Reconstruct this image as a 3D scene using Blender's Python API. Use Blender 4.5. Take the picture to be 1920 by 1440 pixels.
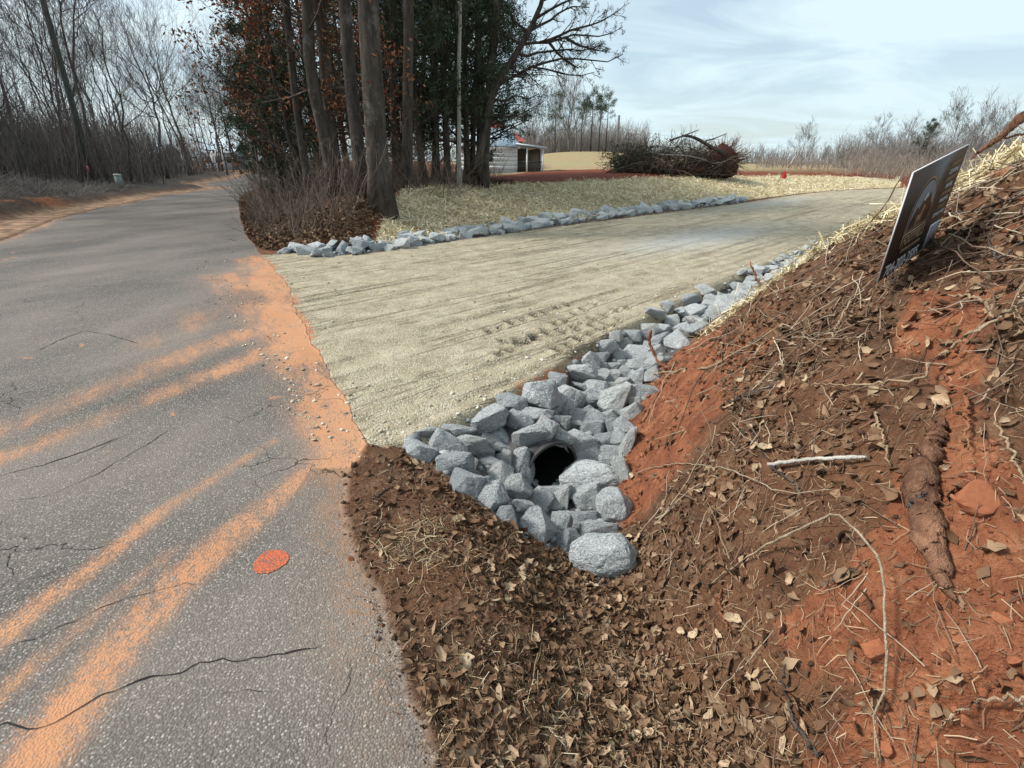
import bpy, bmesh, math
import numpy as np
from mathutils import Vector, Matrix
for _o in list(bpy.data.objects):
    bpy.data.objects.remove(_o)
C = bpy.context.scene.collection
S = bpy.context.scene
rad = math.radians

# ------------------------------------------------------------------ camera
F, PITCH, CAMH = 920.0, rad(24.5), 1.6          # focal length in photo pixels (1920 wide)
cam_d = bpy.data.cameras.new('camera')
cam = bpy.data.objects.new('camera', cam_d); C.objects.link(cam)
cam_d.sensor_width = 36; cam_d.lens = F / 1920 * 36
cam_d.clip_start = 0.05; cam_d.clip_end = 3000
cam.location = (0, 0, CAMH); cam.rotation_euler = (rad(90) - PITCH, 0, 0)
S.camera = cam

# ------------------------------------------------------------------ light
SUN_EL, SUN_AZ = rad(43), rad(-86)               # azimuth measured from +Y towards +X
wd = bpy.data.worlds.new('World'); S.world = wd; wd.use_nodes = True
nt = wd.node_tree; nt.nodes.clear()
def N_(t, **k):
    n = nt.nodes.new(t)
    for a, b in k.items(): setattr(n, a, b)
    return n
wo = N_('ShaderNodeOutputWorld'); bg = N_('ShaderNodeBackground')
sky = N_('ShaderNodeTexSky', sky_type='NISHITA', sun_disc=False)
sky.sun_elevation = SUN_EL; sky.sun_rotation = SUN_AZ
sky.air_density = 1.0; sky.dust_density = 1.0; sky.ozone_density = 1.5
tc = N_('ShaderNodeTexCoord'); sx = N_('ShaderNodeSeparateXYZ')
nt.links.new(tc.outputs['Generated'], sx.inputs[0])
def M_(op, a, b=None, c=None):
    n = N_('ShaderNodeMath', operation=op)
    for i, v in enumerate((a, b, c)):
        if v is None: continue
        if isinstance(v, (int, float)): n.inputs[i].default_value = v
        else: nt.links.new(v, n.inputs[i])
    return n.outputs[0]
zz = M_('ADD', M_('MAXIMUM', sx.outputs[2], 0.0), 0.13)
cx = N_('ShaderNodeCombineXYZ')
nt.links.new(M_('DIVIDE', sx.outputs[0], zz), cx.inputs[0])
nt.links.new(M_('MULTIPLY', M_('DIVIDE', sx.outputs[1], zz), 1.6), cx.inputs[1])
n1 = N_('ShaderNodeTexNoise'); n1.inputs['Scale'].default_value = .75; n1.inputs['Detail'].default_value = 7; n1.inputs['Roughness'].default_value = .56; n1.inputs['Distortion'].default_value = .7
nt.links.new(cx.outputs[0], n1.inputs['Vector'])
rp = N_('ShaderNodeValToRGB'); rp.color_ramp.elements[0].position = .40; rp.color_ramp.elements[1].position = .58
rp.color_ramp.elements[0].color = (.50,.50,.50,1); rp.color_ramp.elements[1].color = (1,1,1,1)
nt.links.new(n1.outputs[0], rp.inputs[0])
# high thin cloud: brighter round the sun's side, paler towards the horizon
dotn = N_('ShaderNodeVectorMath', operation='DOT_PRODUCT')
nt.links.new(tc.outputs['Generated'], dotn.inputs[0])
dotn.inputs[1].default_value = (math.cos(SUN_EL)*math.sin(SUN_AZ), math.cos(SUN_EL)*math.cos(SUN_AZ), math.sin(SUN_EL))
glow = M_('POWER', M_('MAXIMUM', dotn.outputs['Value'], 0.0), 3.0)
cl = N_('ShaderNodeMix', data_type='RGBA'); cl.inputs[6].default_value = (5.5, 6.8, 7.3, 1); cl.inputs[7].default_value = (10.2, 10.4, 10.2, 1)
nt.links.new(glow, cl.inputs[0])
mx = N_('ShaderNodeMix', data_type='RGBA')
nt.links.new(rp.outputs[0], mx.inputs[0]); nt.links.new(sky.outputs[0], mx.inputs[6]); nt.links.new(cl.outputs[2], mx.inputs[7])
nt.links.new(mx.outputs[2], bg.inputs[0]); bg.inputs[1].default_value = 0.108
nt.links.new(bg.outputs[0], wo.inputs[0])
sl = bpy.data.lights.new('sun', 'SUN'); sun = bpy.data.objects.new('sun', sl); C.objects.link(sun)
sl.energy = 4.2; sl.angle = rad(12); sl.color = (1.0, .95, .88)
_d = Vector((math.cos(SUN_EL)*math.sin(SUN_AZ), math.cos(SUN_EL)*math.cos(SUN_AZ), math.sin(SUN_EL)))
sun.rotation_euler = _d.to_track_quat('Z', 'Y').to_euler(); sun.location = (-8, 10, 30)
S.view_settings.view_transform = 'Standard'; S.view_settings.look = 'None'
S.view_settings.exposure = 0.38; S.view_settings.gamma = 1; S.view_settings.use_curve_mapping = False

# ------------------------------------------------------------------ numeric helpers
def hash2(ix, iy, seed):
    h = (ix.astype(np.int64) * 374761393 + iy.astype(np.int64) * 668265263 + seed * 1274126177) & 0xffffffff
    h = ((h ^ (h >> 13)) * 1274126177) & 0xffffffff
    return ((h ^ (h >> 16)) & 0xffff) / 65535.0
def vnoise(x, y, seed=0):
    ix, iy = np.floor(x), np.floor(y); fx, fy = x - ix, y - iy
    fx = fx*fx*(3-2*fx); fy = fy*fy*(3-2*fy)
    a, b = hash2(ix, iy, seed), hash2(ix+1, iy, seed); c, d = hash2(ix, iy+1, seed), hash2(ix+1, iy+1, seed)
    return (a + (b-a)*fx) * (1-fy) + (c + (d-c)*fx) * fy
def fbm(x, y, sc, oct=4, seed=0):
    r = 0; a = 1; t = 0
    for i in range(oct):
        r = r + a * (vnoise(x*sc, y*sc, seed+i*17) - .5); t += a; a *= .5; sc *= 2.03
    return r / t * 2
def sm(t): t = np.clip(t, 0, 1); return t*t*(3-2*t)
def segd(x, y, line):
    """distance to a polyline and arc length of the nearest point"""
    best = np.full(x.shape, 1e9); arc = np.zeros(x.shape); s0 = 0
    for (ax, ay), (bx, by) in zip(line[:-1], line[1:]):
        dx, dy = bx-ax, by-ay; L = math.hypot(dx, dy)
        t = np.clip(((x-ax)*dx + (y-ay)*dy) / (L*L), 0, 1)
        d = np.hypot(x-ax-t*dx, y-ay-t*dy); m = d < best
        best = np.where(m, d, best); arc = np.where(m, s0 + t*L, arc); s0 += L
    return best, arc
def sd(x, y, poly):
    """signed distance to a polygon, positive inside"""
    d, _ = segd(x, y, list(poly) + [poly[0]])
    ins = np.zeros(x.shape, bool); n = len(poly)
    for i in range(n):
        (ax, ay), (bx, by) = poly[i], poly[(i+1) % n]
        if ay == by: continue
        c = ((ay > y) != (by > y)) & (x < (bx-ax)*(y-ay)/(by-ay) + ax)
        ins ^= c
    return np.where(ins, d, -d)
def ray(u, v):
    a = (u-960)/F; s = (v-720)/F
    return np.array([a, math.cos(PITCH)-s*math.sin(PITCH), -math.sin(PITCH)-s*math.cos(PITCH)])
def G(u, v, z=0.0):
    r = ray(u, v); t = (z-CAMH)/r[2]; return (float(r[0]*t), float(r[1]*t))

# ------------------------------------------------------------------ plan of the place (metres)
ROAD_R = [(4,-30),(2.2,-10),(1.0,-4),(.35,-1.5),(.02,0)] + [G(*q) for q in [(830,1440),(775,1300),(725,1180),(680,1060),(648,960),(655,880),(690,832),(640,740),(592,650),(557,590),(545,540),(512,500),(490,478),(460,440),(449,405),(447,375)]] + [G(462,360,.02),(-17,36),(-20,48),(-27,70)]
ROAD_L = [(-33,68),(-26,50),(-22.4,38)] + [G(*q) for q in [(430,353),(370,359),(300,367),(250,379),(180,392),(100,412),(0,452)]] + [(-10.4,8.4),(-7.9,3.2),(-6,-2),(-4,-10),(-1.5,-30)]
ROAD = ROAD_R + ROAD_L
DR_NEAR = [G(*q) for q in [(700,836),(765,834),(830,800),(930,757),(985,724),(1050,690),(1100,652),(1200,604),(1300,556),(1420,504),(1540,458)]] + [(9.6,13.8),(15,18.5),(21,23.5)]
DR_FAR = [(22,29),(15.5,25.6)] + [G(1385,383,.16), G(1200,403,.1), G(1000,428,.04)] + [G(*q) for q in [(860,450),(720,472),(620,480),(535,474),(490,478)]]
DRIVE = DR_NEAR + DR_FAR + [(-6.2,10.0), (-5.4,8.4), (-3.3,5.4), (-1.9,3.5), (-1.3,2.6)]
NORTH = [(60,34),(22,29.6),(15.5,26.2)] + [(a-.10,b+.15) for a,b in [G(1385,383,.16), G(1200,403,.1), G(1000,428,.04), G(860,450), G(720,472), G(620,480), G(520,474)]] + [G(468,440),G(455,405),G(453,375),G(466,360,.02),(-16.4,36),(-19.3,48),(-26,70),(-60,300),(300,300)]
TOE = [(4.2,-12),(1.35,-2),(.78,0),(.60,1.0),(.62,1.9),(.83,2.65),(1.04,3.34),(1.55,4.22),(2.32,5.05),(3.7,6.5),(5.75,8.4),(8.6,10.9),(11.7,13.9),(16,18.4),(22,23)]
BANK = TOE + [(60,33),(300,200),(300,-100),(4.2,-100)]
WEST = [(-300,68)] + ROAD_L + [(-300,-30)]
DITCH = [(.7,-4),(.42,.3),(.40,1.2),(.42,1.9),(.42,2.35),(.33,2.85),(.55,3.35),(1.15,4.45),(1.85,5.45),(3.0,6.9),(4.9,8.9),(7.6,11.6),(10,14)]
_cum = np.concatenate([[0], np.cumsum([math.dist(a, b) for a, b in zip(DITCH[:-1], DITCH[1:])])])
_dd = np.array([.05,.10,.16,.27,.40,.50,.36,.24,.17,.14,.13,.10,.0])
_dw = np.array([.4,.4,.40,.42,.50,.58,.5,.42,.42,.42,.42,.4,.4])
STRAWB = lambda x, y: .70*x + .714*y - 4.25       # where the straw starts on the near bank

def ground_z(x, y, fine=True):
    x = np.asarray(x, float); y = np.asarray(y, float); shp = x.shape; x = x.ravel(); y = y.ravel()
    s = (x+.5)*.75 + (y-5)*.66
    zb = .25*sm((s-4)/18)
    n = sd(x, y, NORTH)
    W = 2.1 + 3.3*sm((x+3.4)/2.2) + .6*sm(x/9)
    HN = .80 + .22*sm((x+3)/9) + .03*np.clip((y-20)/20, 0, 1)
    pn = sm((n-.12)/W)*.55 + .45*np.clip((n-.12)/W, 0, 1)
    z = zb*(1-pn) + HN*pn
    # the grassy rise behind the house and the fall of the land far off
    z += 1.55*np.exp(-(((x-9.0)/13)**2 + ((y-66)/15)**2))
    z -= 2.2*sm((np.hypot(x, y)-70)/200) * (x > -5)
    w = sd(x, y, WEST)
    fade = 1 - .8*sm((y-15)/11)
    z += .42*sm((w-1.05)/.8)*(.35+.65*fade) + .92*sm((w-1.7)/3.2)*fade + .14*np.maximum(0, w-6.5)
    b = sd(x, y, BANK)
    r = np.hypot(x, y)
    bb = b + .10*fbm(x, y, 1.1, 3, 5)*sm(b/.5)
    prof = (1.12*np.minimum(bb, .95) + .70*np.clip(bb-.95, 0, 99))*(1-.46*sm((r-3.9)/3.4)*(1-sm((b-.75)/1.3)))
    cap = np.maximum(1.92 - .12*np.maximum(0, r-4.2), .98)
    k = 7.0
    e = -np.log(np.exp(-k*np.clip(prof, -1, 6)) + np.exp(-k*cap))/k
    near = sm((b+.12)/.24)
    z = np.where(b > -.12, z*(1-sm(b/2)) + np.maximum(e, 0)*near, z)
    d, arc = segd(x, y, DITCH)
    dep = np.interp(arc, _cum, _dd); wi = np.interp(arc, _cum, _dw)
    ins_dr = sd(x, y, DRIVE)
    z -= dep*np.exp(-(d/wi)**2.4)*(1-sm((ins_dr+.05)/.15))*(1-sm((b-.1)/.5))
    # fill packed over the drain pipe behind its mouth
    ps = (x-PCX)*PAX + (y-PCY)*PAY; pc = np.abs(-(x-PCX)*PAY + (y-PCY)*PAX)
    cover = PCZ + .205 - 1.6*np.maximum(0, pc-.10)**1.5
    z = np.where((ps > .05) & (pc < .6), np.maximum(z, z + (cover-z)*sm((ps-.05)/.10)*(cover > z)), z)
    rd = sd(x, y, ROAD)
    if fine:
        onroad = sm((rd+.03)/.08); ondr = sm((ins_dr+.02)/.2)*(1-onroad)
        soft = (1-onroad)*(1-ondr)
        nr = 1-sm((r-9)/10)
        z += soft*(.030*fbm(x, y, 3.1, 4, 11)*(.4+.6*sm(b/.3)) + .014*fbm(x, y, 14, 3, 23)*nr)
        z += soft*sm(b/.4)*(.075*fbm(x, y, 1.9, 4, 31) + .030*np.abs(fbm(x, y, 6.5, 3, 33)))
        z += soft*sm(n/.6)*(1-sm((r-40)/30))*.05*fbm(x, y, 1.3, 4, 47)
        z += soft*sm((w-1)/1)*.12*fbm(x, y, .9, 4, 51)
        # tyre ruts and drag marks along the driveway
        al = x*.72 + y*.69; ac = x*.69 - y*.72 + .25*np.sin(al*.28)
        rut = vnoise(al*.35, ac*5.5, 3) + .6*vnoise(al*.7, ac*14, 9)
        z += ondr*(.022*(rut-.8) + .008*fbm(x, y, 9, 3, 77)*nr + .006*fbm(x, y, 2, 3, 78))
        z += .006*onroad*fbm(x, y, .6, 2, 90)
        # lug prints pressed into the gravel
        m = (np.hypot(x-1.0, y-4.9) < 2.2)
        if m.any():
            xx, yy = x[m], y[m]; q = np.zeros(xx.shape)
            for (px, py) in LUGS:
                dx, dy = xx-px, yy-py
                l1 = dx*.80+dy*.60; l2 = -dx*.60+dy*.80
                q -= .090*np.exp(-(l1/.040)**2 - (l2/.055)**2)
                q += .022*np.exp(-((l1+.075)/.035)**2 - (l2/.06)**2)
            z[m] += q*ondr[m]
    return z.reshape(shp)
_r = ray(1036, 876)*3.42; PCX, PCY, PCZ = float(_r[0]), float(_r[1]), float(_r[2]+CAMH)
PAX, PAY = -.44/math.hypot(.44,.9), .90/math.hypot(.44,.9)
LUGS = []
for (u0, v0, u1, v1, k) in [(935,663,1130,560,12),(915,620,1065,568,8),(945,640,1160,598,9),(985,640,1175,575,10),(1045,655,1150,606,6)]:
    for i in range(k):
        f = i/(k-1); LUGS.append(G(u0+(u1-u0)*f, v0+(v1-v0)*f + (i % 2)*2))
_T = np.exp(np.linspace(math.log(.5), math.log(260), 2600))
def hit(u, v, fine=False, default=30.0):
    """world point where the photo's pixel meets the ground"""
    r = ray(u, v); P = r[None, :]*_T[:, None]; P[:, 2] += CAMH
    g = ground_z(P[:, 0], P[:, 1], fine); k = np.nonzero(P[:, 2] < g)[0]
    if len(k) == 0 or k[0] == 0: t = default
    else:
        i = k[0]; a, b = P[i-1, 2]-g[i-1], g[i]-P[i, 2]; t = _T[i-1] + (_T[i]-_T[i-1])*a/(a+b+1e-9)
    p = r*t; return Vector((p[0], p[1], p[2]+CAMH)), t
def pt(u, v, t):
    r = ray(u, v)*t; return Vector((r[0], r[1], r[2]+CAMH))
def gz(x, y, fine=True): return float(ground_z(np.array([x]), np.array([y]), fine)[0])
def proj(p):
    dx, dy, dz = p[0], p[1], p[2]-CAMH
    d = dy*math.cos(PITCH) - dz*math.sin(PITCH); up = dy*math.sin(PITCH) + dz*math.cos(PITCH)
    return 960+F*dx/d, 720-F*up/d

# ------------------------------------------------------------------ mesh + object helpers
def mesh_np(name, V, Fc, mats=(), smooth=False, attrs=None, mi=None):
    V = np.asarray(V, np.float32).reshape(-1, 3); Fc = np.asarray(Fc, np.int32)
    me = bpy.data.meshes.new(name); k = Fc.shape[1]; n = len(Fc)
    me.vertices.add(len(V)); me.vertices.foreach_set('co', V.ravel())
    me.loops.add(n*k); me.loops.foreach_set('vertex_index', Fc.ravel())
    me.polygons.add(n); me.polygons.foreach_set('loop_start', np.arange(0, n*k, k, dtype=np.int32))
    me.polygons.foreach_set('loop_total', np.full(n, k, np.int32))
    if smooth: me.polygons.foreach_set('use_smooth', np.ones(n, bool))
    for m in (mats if isinstance(mats, (list, tuple)) else [mats]): me.materials.append(m)
    if mi is not None: me.polygons.foreach_set('material_index', np.asarray(mi, np.int32))
    for a, val in (attrs or {}).items():
        at = me.attributes.new(a, 'FLOAT', 'POINT'); at.data.foreach_set('value', np.asarray(val, np.float32))
    me.update(calc_edges=True); me.validate(); return me
def link(name, me, parent=None, **p):
    o = bpy.data.objects.new(name, me); C.objects.link(o)
    if parent is not None: o.parent = parent
    for a, b in p.items():
        if b is not None: o[a] = b
    return o
def thing(name, label, category, group=None, me=None, loc=(0,0,0)):
    o = link(name, me, None, label=label, category=category, group=group); o.location = loc; return o
def dup(o, name=None, **p):
    c = o.copy(); C.objects.link(c)
    for a, b in p.items(): c[a] = b
    for ch in o.children:
        k = ch.copy(); C.objects.link(k); k.parent = c
        k.matrix_parent_inverse = ch.matrix_parent_inverse.copy()
        for g in ch.children:
            gg = g.copy(); C.objects.link(gg); gg.parent = k
    return c
class Geo:
    """collects triangles and quads (as quads) with numpy"""
    def __init__(s): s.v = []; s.f = []; s.n = 0; s.a = []
    def add(s, V, Fq, tint=None):
        V = np.asarray(V, float).reshape(-1, 3); s.v.append(V); s.f.append(np.asarray(Fq)+s.n); s.n += len(V)
        s.a.append(np.zeros(len(V)) if tint is None else np.broadcast_to(tint, (len(V),)).astype(float))
    def mesh(s, name, mat, smooth=False):
        k = s.f[0].shape[1]
        return mesh_np(name, np.concatenate(s.v), np.concatenate(s.f), mat, smooth, {'tint': np.concatenate(s.a)})
def tube_np(P, R, sides=4, cap=True):
    """P (M,N,3), R (M,N) -> verts, quads of M tubes"""
    P = np.asarray(P, float); R = np.asarray(R, float)
    if P.ndim == 2: P = P[None]; R = R[None]
    M, N, _ = P.shape
    T = np.gradient(P, axis=1); T /= np.linalg.norm(T, axis=2, keepdims=True)+1e-9
    ref = np.tile(np.array([.31, .17, .93]), (M, N, 1)); bad = np.abs((T*ref).sum(2)) > .9
    ref[bad] = (1, 0, .2)
    A = np.cross(T, ref); A /= np.linalg.norm(A, axis=2, keepdims=True)+1e-9; B = np.cross(T, A)
    th = np.arange(sides)*2*np.pi/sides
    V = P[:, :, None, :] + R[:, :, None, None]*(A[:, :, None, :]*np.cos(th)[None, None, :, None] + B[:, :, None, :]*np.sin(th)[None, None, :, None])
    base = (np.arange(M)*N*sides)[:, None, None] + (np.arange(N-1)*sides)[None, :, None] + np.arange(sides)[None, None, :]
    nx = (np.arange(M)*N*sides)[:, None, None] + (np.arange(N-1)*sides)[None, :, None] + ((np.arange(sides)+1) % sides)[None, None, :]
    Q = np.stack([base, nx, nx+sides, base+sides], -1).reshape(-1, 4)
    V = V.reshape(-1, 3)
    if cap and M < 40:      # flat end caps drawn in as collapsed quads
        ex = []; q = []
        for m in range(M):
            for e, ring in ((0, 0), (N-1, 1)):
                c = len(V)+len(ex); ex.append(P[m, e]); o = m*N*sides+e*sides
                for j in range(0, sides, 2):
                    a, b2, c2 = o+j, o+(j+1) % sides, o+(j+2) % sides
                    q.append((c, a, b2, c2) if ring else (c, c2, b2, a))
        V = np.concatenate([V, np.array(ex)]); Q = np.concatenate([Q, np.array(q)])
    return V, Q
def box_v(x0, x1, y0, y1, z0, z1):
    V = [(x0,y0,z0),(x1,y0,z0),(x1,y1,z0),(x0,y1,z0),(x0,y0,z1),(x1,y0,z1),(x1,y1,z1),(x0,y1,z1)]
    Q = [(0,3,2,1),(4,5,6,7),(0,1,5,4),(1,2,6,5),(2,3,7,6),(3,0,4,7)]
    return np.array(V, float), np.array(Q)

# ------------------------------------------------------------------ material helpers
class Mat:
    def __init__(s, name):
        s.m = bpy.data.materials.new(name); s.m.use_nodes = True; s.t = s.m.node_tree; s.t.nodes.clear()
        s.out = s.n('ShaderNodeOutputMaterial'); s.b = s.n('ShaderNodeBsdfPrincipled')
        s.t.links.new(s.b.outputs[0], s.out.inputs[0]); s.co = s.n('ShaderNodeTexCoord').outputs['Object']
        s.b.inputs['Roughness'].default_value = .9; s.b.inputs['Specular IOR Level'].default_value = .2
    def n(s, t, **k):
        q = s.t.nodes.new(t)
        for a, b in k.items(): setattr(q, a, b)
        return q
    def set(s, sock, v):
        if isinstance(v, (int, float)): sock.default_value = v
        elif isinstance(v, (tuple, list)): sock.default_value = (*v, 1)[:len(sock.default_value)] if len(v) == 3 and len(sock.default_value) == 4 else v
        else: s.t.links.new(v, sock)
    def math(s, op, a, b=None, c=None, clamp=False):
        q = s.n('ShaderNodeMath', operation=op, use_clamp=clamp)
        for i, v in enumerate((a, b, c)):
            if v is not None: s.set(q.inputs[i], v)
        return q.outputs[0]
    def mix(s, f, a, b):
        q = s.n('ShaderNodeMix', data_type='RGBA'); s.set(q.inputs[0], f); s.set(q.inputs[6], a); s.set(q.inputs[7], b); return q.outputs[2]
    def attr(s, name): return s.n('ShaderNodeAttribute', attribute_name=name).outputs['Fac']
    def mapv(s, scale=(1,1,1), rot=(0,0,0), src=None):
        q = s.n('ShaderNodeMapping'); s.t.links.new(src or s.co, q.inputs[0]); q.inputs['Rotation'].default_value = rot
        w = s.n('ShaderNodeMapping'); s.t.links.new(q.outputs[0], w.inputs[0]); w.inputs['Scale'].default_value = scale; return w.outputs[0]
    def noise(s, scale, detail=4, rough=.55, src=None, dist=0):
        q = s.n('ShaderNodeTexNoise'); s.t.links.new(src or s.co, q.inputs['Vector'])
        q.inputs['Scale'].default_value = scale; q.inputs['Detail'].default_value = detail; q.inputs['Roughness'].default_value = rough; q.inputs['Distortion'].default_value = dist
        return q.outputs[0]
    def voro(s, scale, feature='F1', out='Distance', src=None, rnd=1):
        q = s.n('ShaderNodeTexVoronoi', feature=feature); s.t.links.new(src or s.co, q.inputs['Vector']); q.inputs['Scale'].default_value = scale
        q.inputs['Randomness'].default_value = rnd
        return q.outputs[out]
    def ramp(s, f, *stops, interp='LINEAR'):
        q = s.n('ShaderNodeValToRGB'); s.t.links.new(f, q.inputs[0]); cr = q.color_ramp; cr.interpolation = interp
        while len(cr.elements) < len(stops): cr.elements.new(.5)
        for e, (p, c) in zip(cr.elements, stops): e.position = p; e.color = (*c, 1) if isinstance(c, tuple) else (c, c, c, 1)
        return q.outputs[0]
    def bump(s, h, dist=.01, strength=1):
        q = s.n('ShaderNodeBump'); s.set(q.inputs['Height'], h); q.inputs['Distance'].default_value = dist; q.inputs['Strength'].default_value = strength
        s.t.links.new(q.outputs[0], s.b.inputs['Normal'])
    def done(s, col, rough=None, spec=None):
        s.set(s.b.inputs['Base Color'], col)
        if rough is not None: s.set(s.b.inputs['Roughness'], rough)
        if spec is not None: s.set(s.b.inputs['Specular IOR Level'], spec)
        return s.m
def tinted(name, c0, c1, c2=None, rough=.9, trans=0, nz=0):
    """colour ranges over c0..c1(..c2) by the piece's own tint value"""
    m = Mat(name); t = m.attr('tint')
    st = [(0, c0), (1, c1)] if c2 is None else [(0, c0), (.55, c1), (1, c2)]
    col = m.ramp(t, *st)
    if nz:
        col = m.mix(m.math('MULTIPLY', m.noise(nz, 3), .55), col, tuple(.45*a for a in c0))
    return m.done(col, rough)
# ------------------------------------------------------------------ the ground, road and driveway
def geo_r(a, b, k):
    n = int(math.log(b/a)/math.log(k)); return list(a*np.exp(np.arange(n)*math.log(b/a)/n))
RR = np.array(list(np.linspace(.3, .8, 20, endpoint=False)) + geo_r(.8, 7, 1.0065) + geo_r(7, 40, 1.013) + geo_r(40, 1500, 1.06) + [1500])
AA = np.radians(np.concatenate([np.arange(-64, 64, .15), np.linspace(64, 296, 60, endpoint=False)]))
nr, na = len(RR), len(AA)
gx = (RR[:, None]*np.sin(AA)[None, :]).ravel(); gy = (RR[:, None]*np.cos(AA)[None, :]).ravel()
gzv = ground_z(gx, gy)
V = np.stack([gx, gy, gzv], 1); V = np.concatenate([V, [[0, 0, gz(0, 0)]]])
i, j = np.meshgrid(np.arange(nr-1), np.arange(na), indexing='ij'); j2 = (j+1) % na
Q = np.stack([i*na+j, (i+1)*na+j, (i+1)*na+j2, i*na+j2], -1).reshape(-1, 4)[:, ::-1]
X, Y = V[:, 0], V[:, 1]; R_ = np.hypot(X, Y)
jit = .05*fbm(X, Y, 2.2, 4, 3) + .02*fbm(X, Y, 12, 3, 4)
sR = sd(X, Y, ROAD) + jit*1.1; sD = sd(X, Y, DRIVE) + jit*.9 + .16*fbm(X, Y, 3.3, 4, 61)*np.exp(-((X+.75)**2+(Y-2.6)**2)/.35); sN = sd(X, Y, NORTH); sW = sd(X, Y, WEST); sB = sd(X, Y, BANK)
def wp(*q):
    return [tuple(hit(u, v)[0][:2]) for u, v in q]
STRAW = wp((703,459),(714,430),(728,395),(748,366),(775,357),(820,352),(905,349),(1000,346),(1150,338),(1250,333),(1350,330),(1470,329),(1600,331),(1690,336)) + [(21.5,29.3),(15.7,26.0)] + [(a,b+.12) for a,b in [G(1385,380,.16), G(1200,400,.1), G(1000,425,.04), G(860,446), G(722,468)]]
REDN = wp((700,455),(690,430),(712,398),(735,368),(752,358)) + wp((780,346),(850,338),(920,331),(1000,322),(1060,318.5),(1150,317.5)) + wp((1250,318),(1400,322),(1560,324),(1690,327)) + [(40,36),(21.5,29.3)] + wp((1600,334),(1300,336),(1000,350),(820,356),(760,362),(712,452))
sS = sd(X, Y, STRAW) + jit*1.5; sRN = sd(X, Y, REDN) + jit*3
ditch_d, ditch_a = segd(X, Y, DITCH)
ROCKN = wp((760,832),(830,795),(930,752),(985,716),(1050,682),(1100,645),(1200,598),(1300,552),(1420,500),(1540,456)) + [(9.6,13.3),(9.4,12.2),(5.4,8.35),(3.4,6.5),(2.1,5.08),(1.32,4.15),(.9,3.4),(.68,2.6),(.55,1.85),(.42,1.75)] + wp((1075,1040),(930,975),(850,915),(800,860))
ROCKF = DR_FAR[2:-1][::-1][:]           # row of rocks by the far edge
ROCKFL = [G(560,474), G(620,475), G(720,465), G(860,443), G(1000,422,.04), G(1200,397,.1), G(1375,380,.16)]
RED1 = wp((1440,1180),(1560,1090),(1640,1000),(1700,880),(1800,850),(1900,880),(1919,1000)) + [(2.2,1.0),(1.9,.3),(1.0,.45)] + wp((1560,1438),(1590,1300),(1520,1230))
RED2 = wp((1690,600),(1740,540),(1840,560),(1860,700),(1800,800),(1720,760))
sRK = sd(X, Y, ROCKN) + jit
dRF, _ = segd(X, Y, ROCKFL)
m_road = sm(sR/.05+.5); m_grav = sm(sD/.10+.5)*(1-m_road)
strawb = STRAWB(X, Y) + jit*4
m_straw = np.maximum(sm(sS/.25+.5), sm(strawb/.5)*sm((sB-.12)/.2)*(1-sm((R_-60)/10)))
m_red = np.maximum.reduce([sm(sRN/.6+.5),
    sm((sW-.95)/.3)*(1-sm((sW-1.9)/.4))*(1-sm((Y-17)/5))*sm(.85+1.2*fbm(X, Y, .45, 3, 6)),
    sm((sB+.22)/.15)*(1-sm((sB-.34-.30*fbm(X, Y, 1.3, 3, 8))/.25))*sm((Y-2.0)/.5)*sm(1.2+fbm(X,Y,1.5,3,2)),
    sm((sd(X, Y, RED1)+.12*fbm(X, Y, 4, 4, 9))/.12+.5)*.9, sm((sd(X, Y, RED2)+.15*fbm(X, Y, 4, 4, 9))/.15+.5)*.75,
    sm(1-(np.hypot((X-1.35)/.30, (Y-2.0)/.7)-.7-.4*fbm(X, Y, 3, 3, 19))/.3)*.0,
    sm(1-(np.hypot((X-2.35)/.45, (Y-2.1)/.5)-.75-.3*fbm(X, Y, 2, 3, 29))/.4)*.5])
m_red = m_red*(1-m_straw)
m_rock = np.maximum(sm(sRK/.12+.4), 1-sm((dRF-.36)/.12))*(1-m_road)*(1-m_grav*.7)
m_grass = sm((sN-3)/6)*(1-sm(sRN/.6+.5))*(1-sm(sS/.25+.5))*sm((X+1+.15*(Y-20))/4)*sm((Y-16)/4)
m_grass = np.maximum(m_grass, sm((sB-8)/8)*sm((R_-14)/6)*(1-m_straw))
# orange clay tracked over the asphalt
def band(pts, w0, w1, k):
    L = [G(*p) for p in pts]; d, a = segd(X, Y, L); tot = sum(math.dist(p, q) for p, q in zip(L[:-1], L[1:]))
    w = w0 + (w1-w0)*np.clip(a/tot, 0, 1); return k*np.exp(-(d/w)**2)
dust = np.maximum.reduce([
    band([(492,486),(505,520),(520,560),(552,620),(592,690),(632,760),(664,830),(672,862)], .36, .26, 1.9),
    band([(430,520),(470,560),(520,600),(575,680)], .5, .30, .85),
    band([(560,600),(450,628),(330,670),(230,715),(120,760),(-60,830)], .26, .17, .95),
    band([(540,640),(430,690),(300,740),(150,800),(60,840),(-60,880)], .20, .13, .78),
    band([(440,560),(380,600),(300,640)], .5, .3, .42),
    band([(655,842),(560,900),(440,1000),(330,1090),(220,1220),(60,1440),(0,1530)], .10, .10, 1.0),
    band([(510,830),(420,885),(300,960),(180,1060),(80,1130),(-60,1240)], .05, .075, .85),
    band([(330,1030),(200,1130),(60,1250),(-60,1350)], .05, .06, .45),
    band([(655,870),(640,950),(655,1050),(700,1180),(750,1300),(800,1440)], .17, .26, .72)])
dust = dust*(.55+.9*(vnoise(X*1.3, Y*1.3, 7)))*(R_ < 14)
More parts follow.
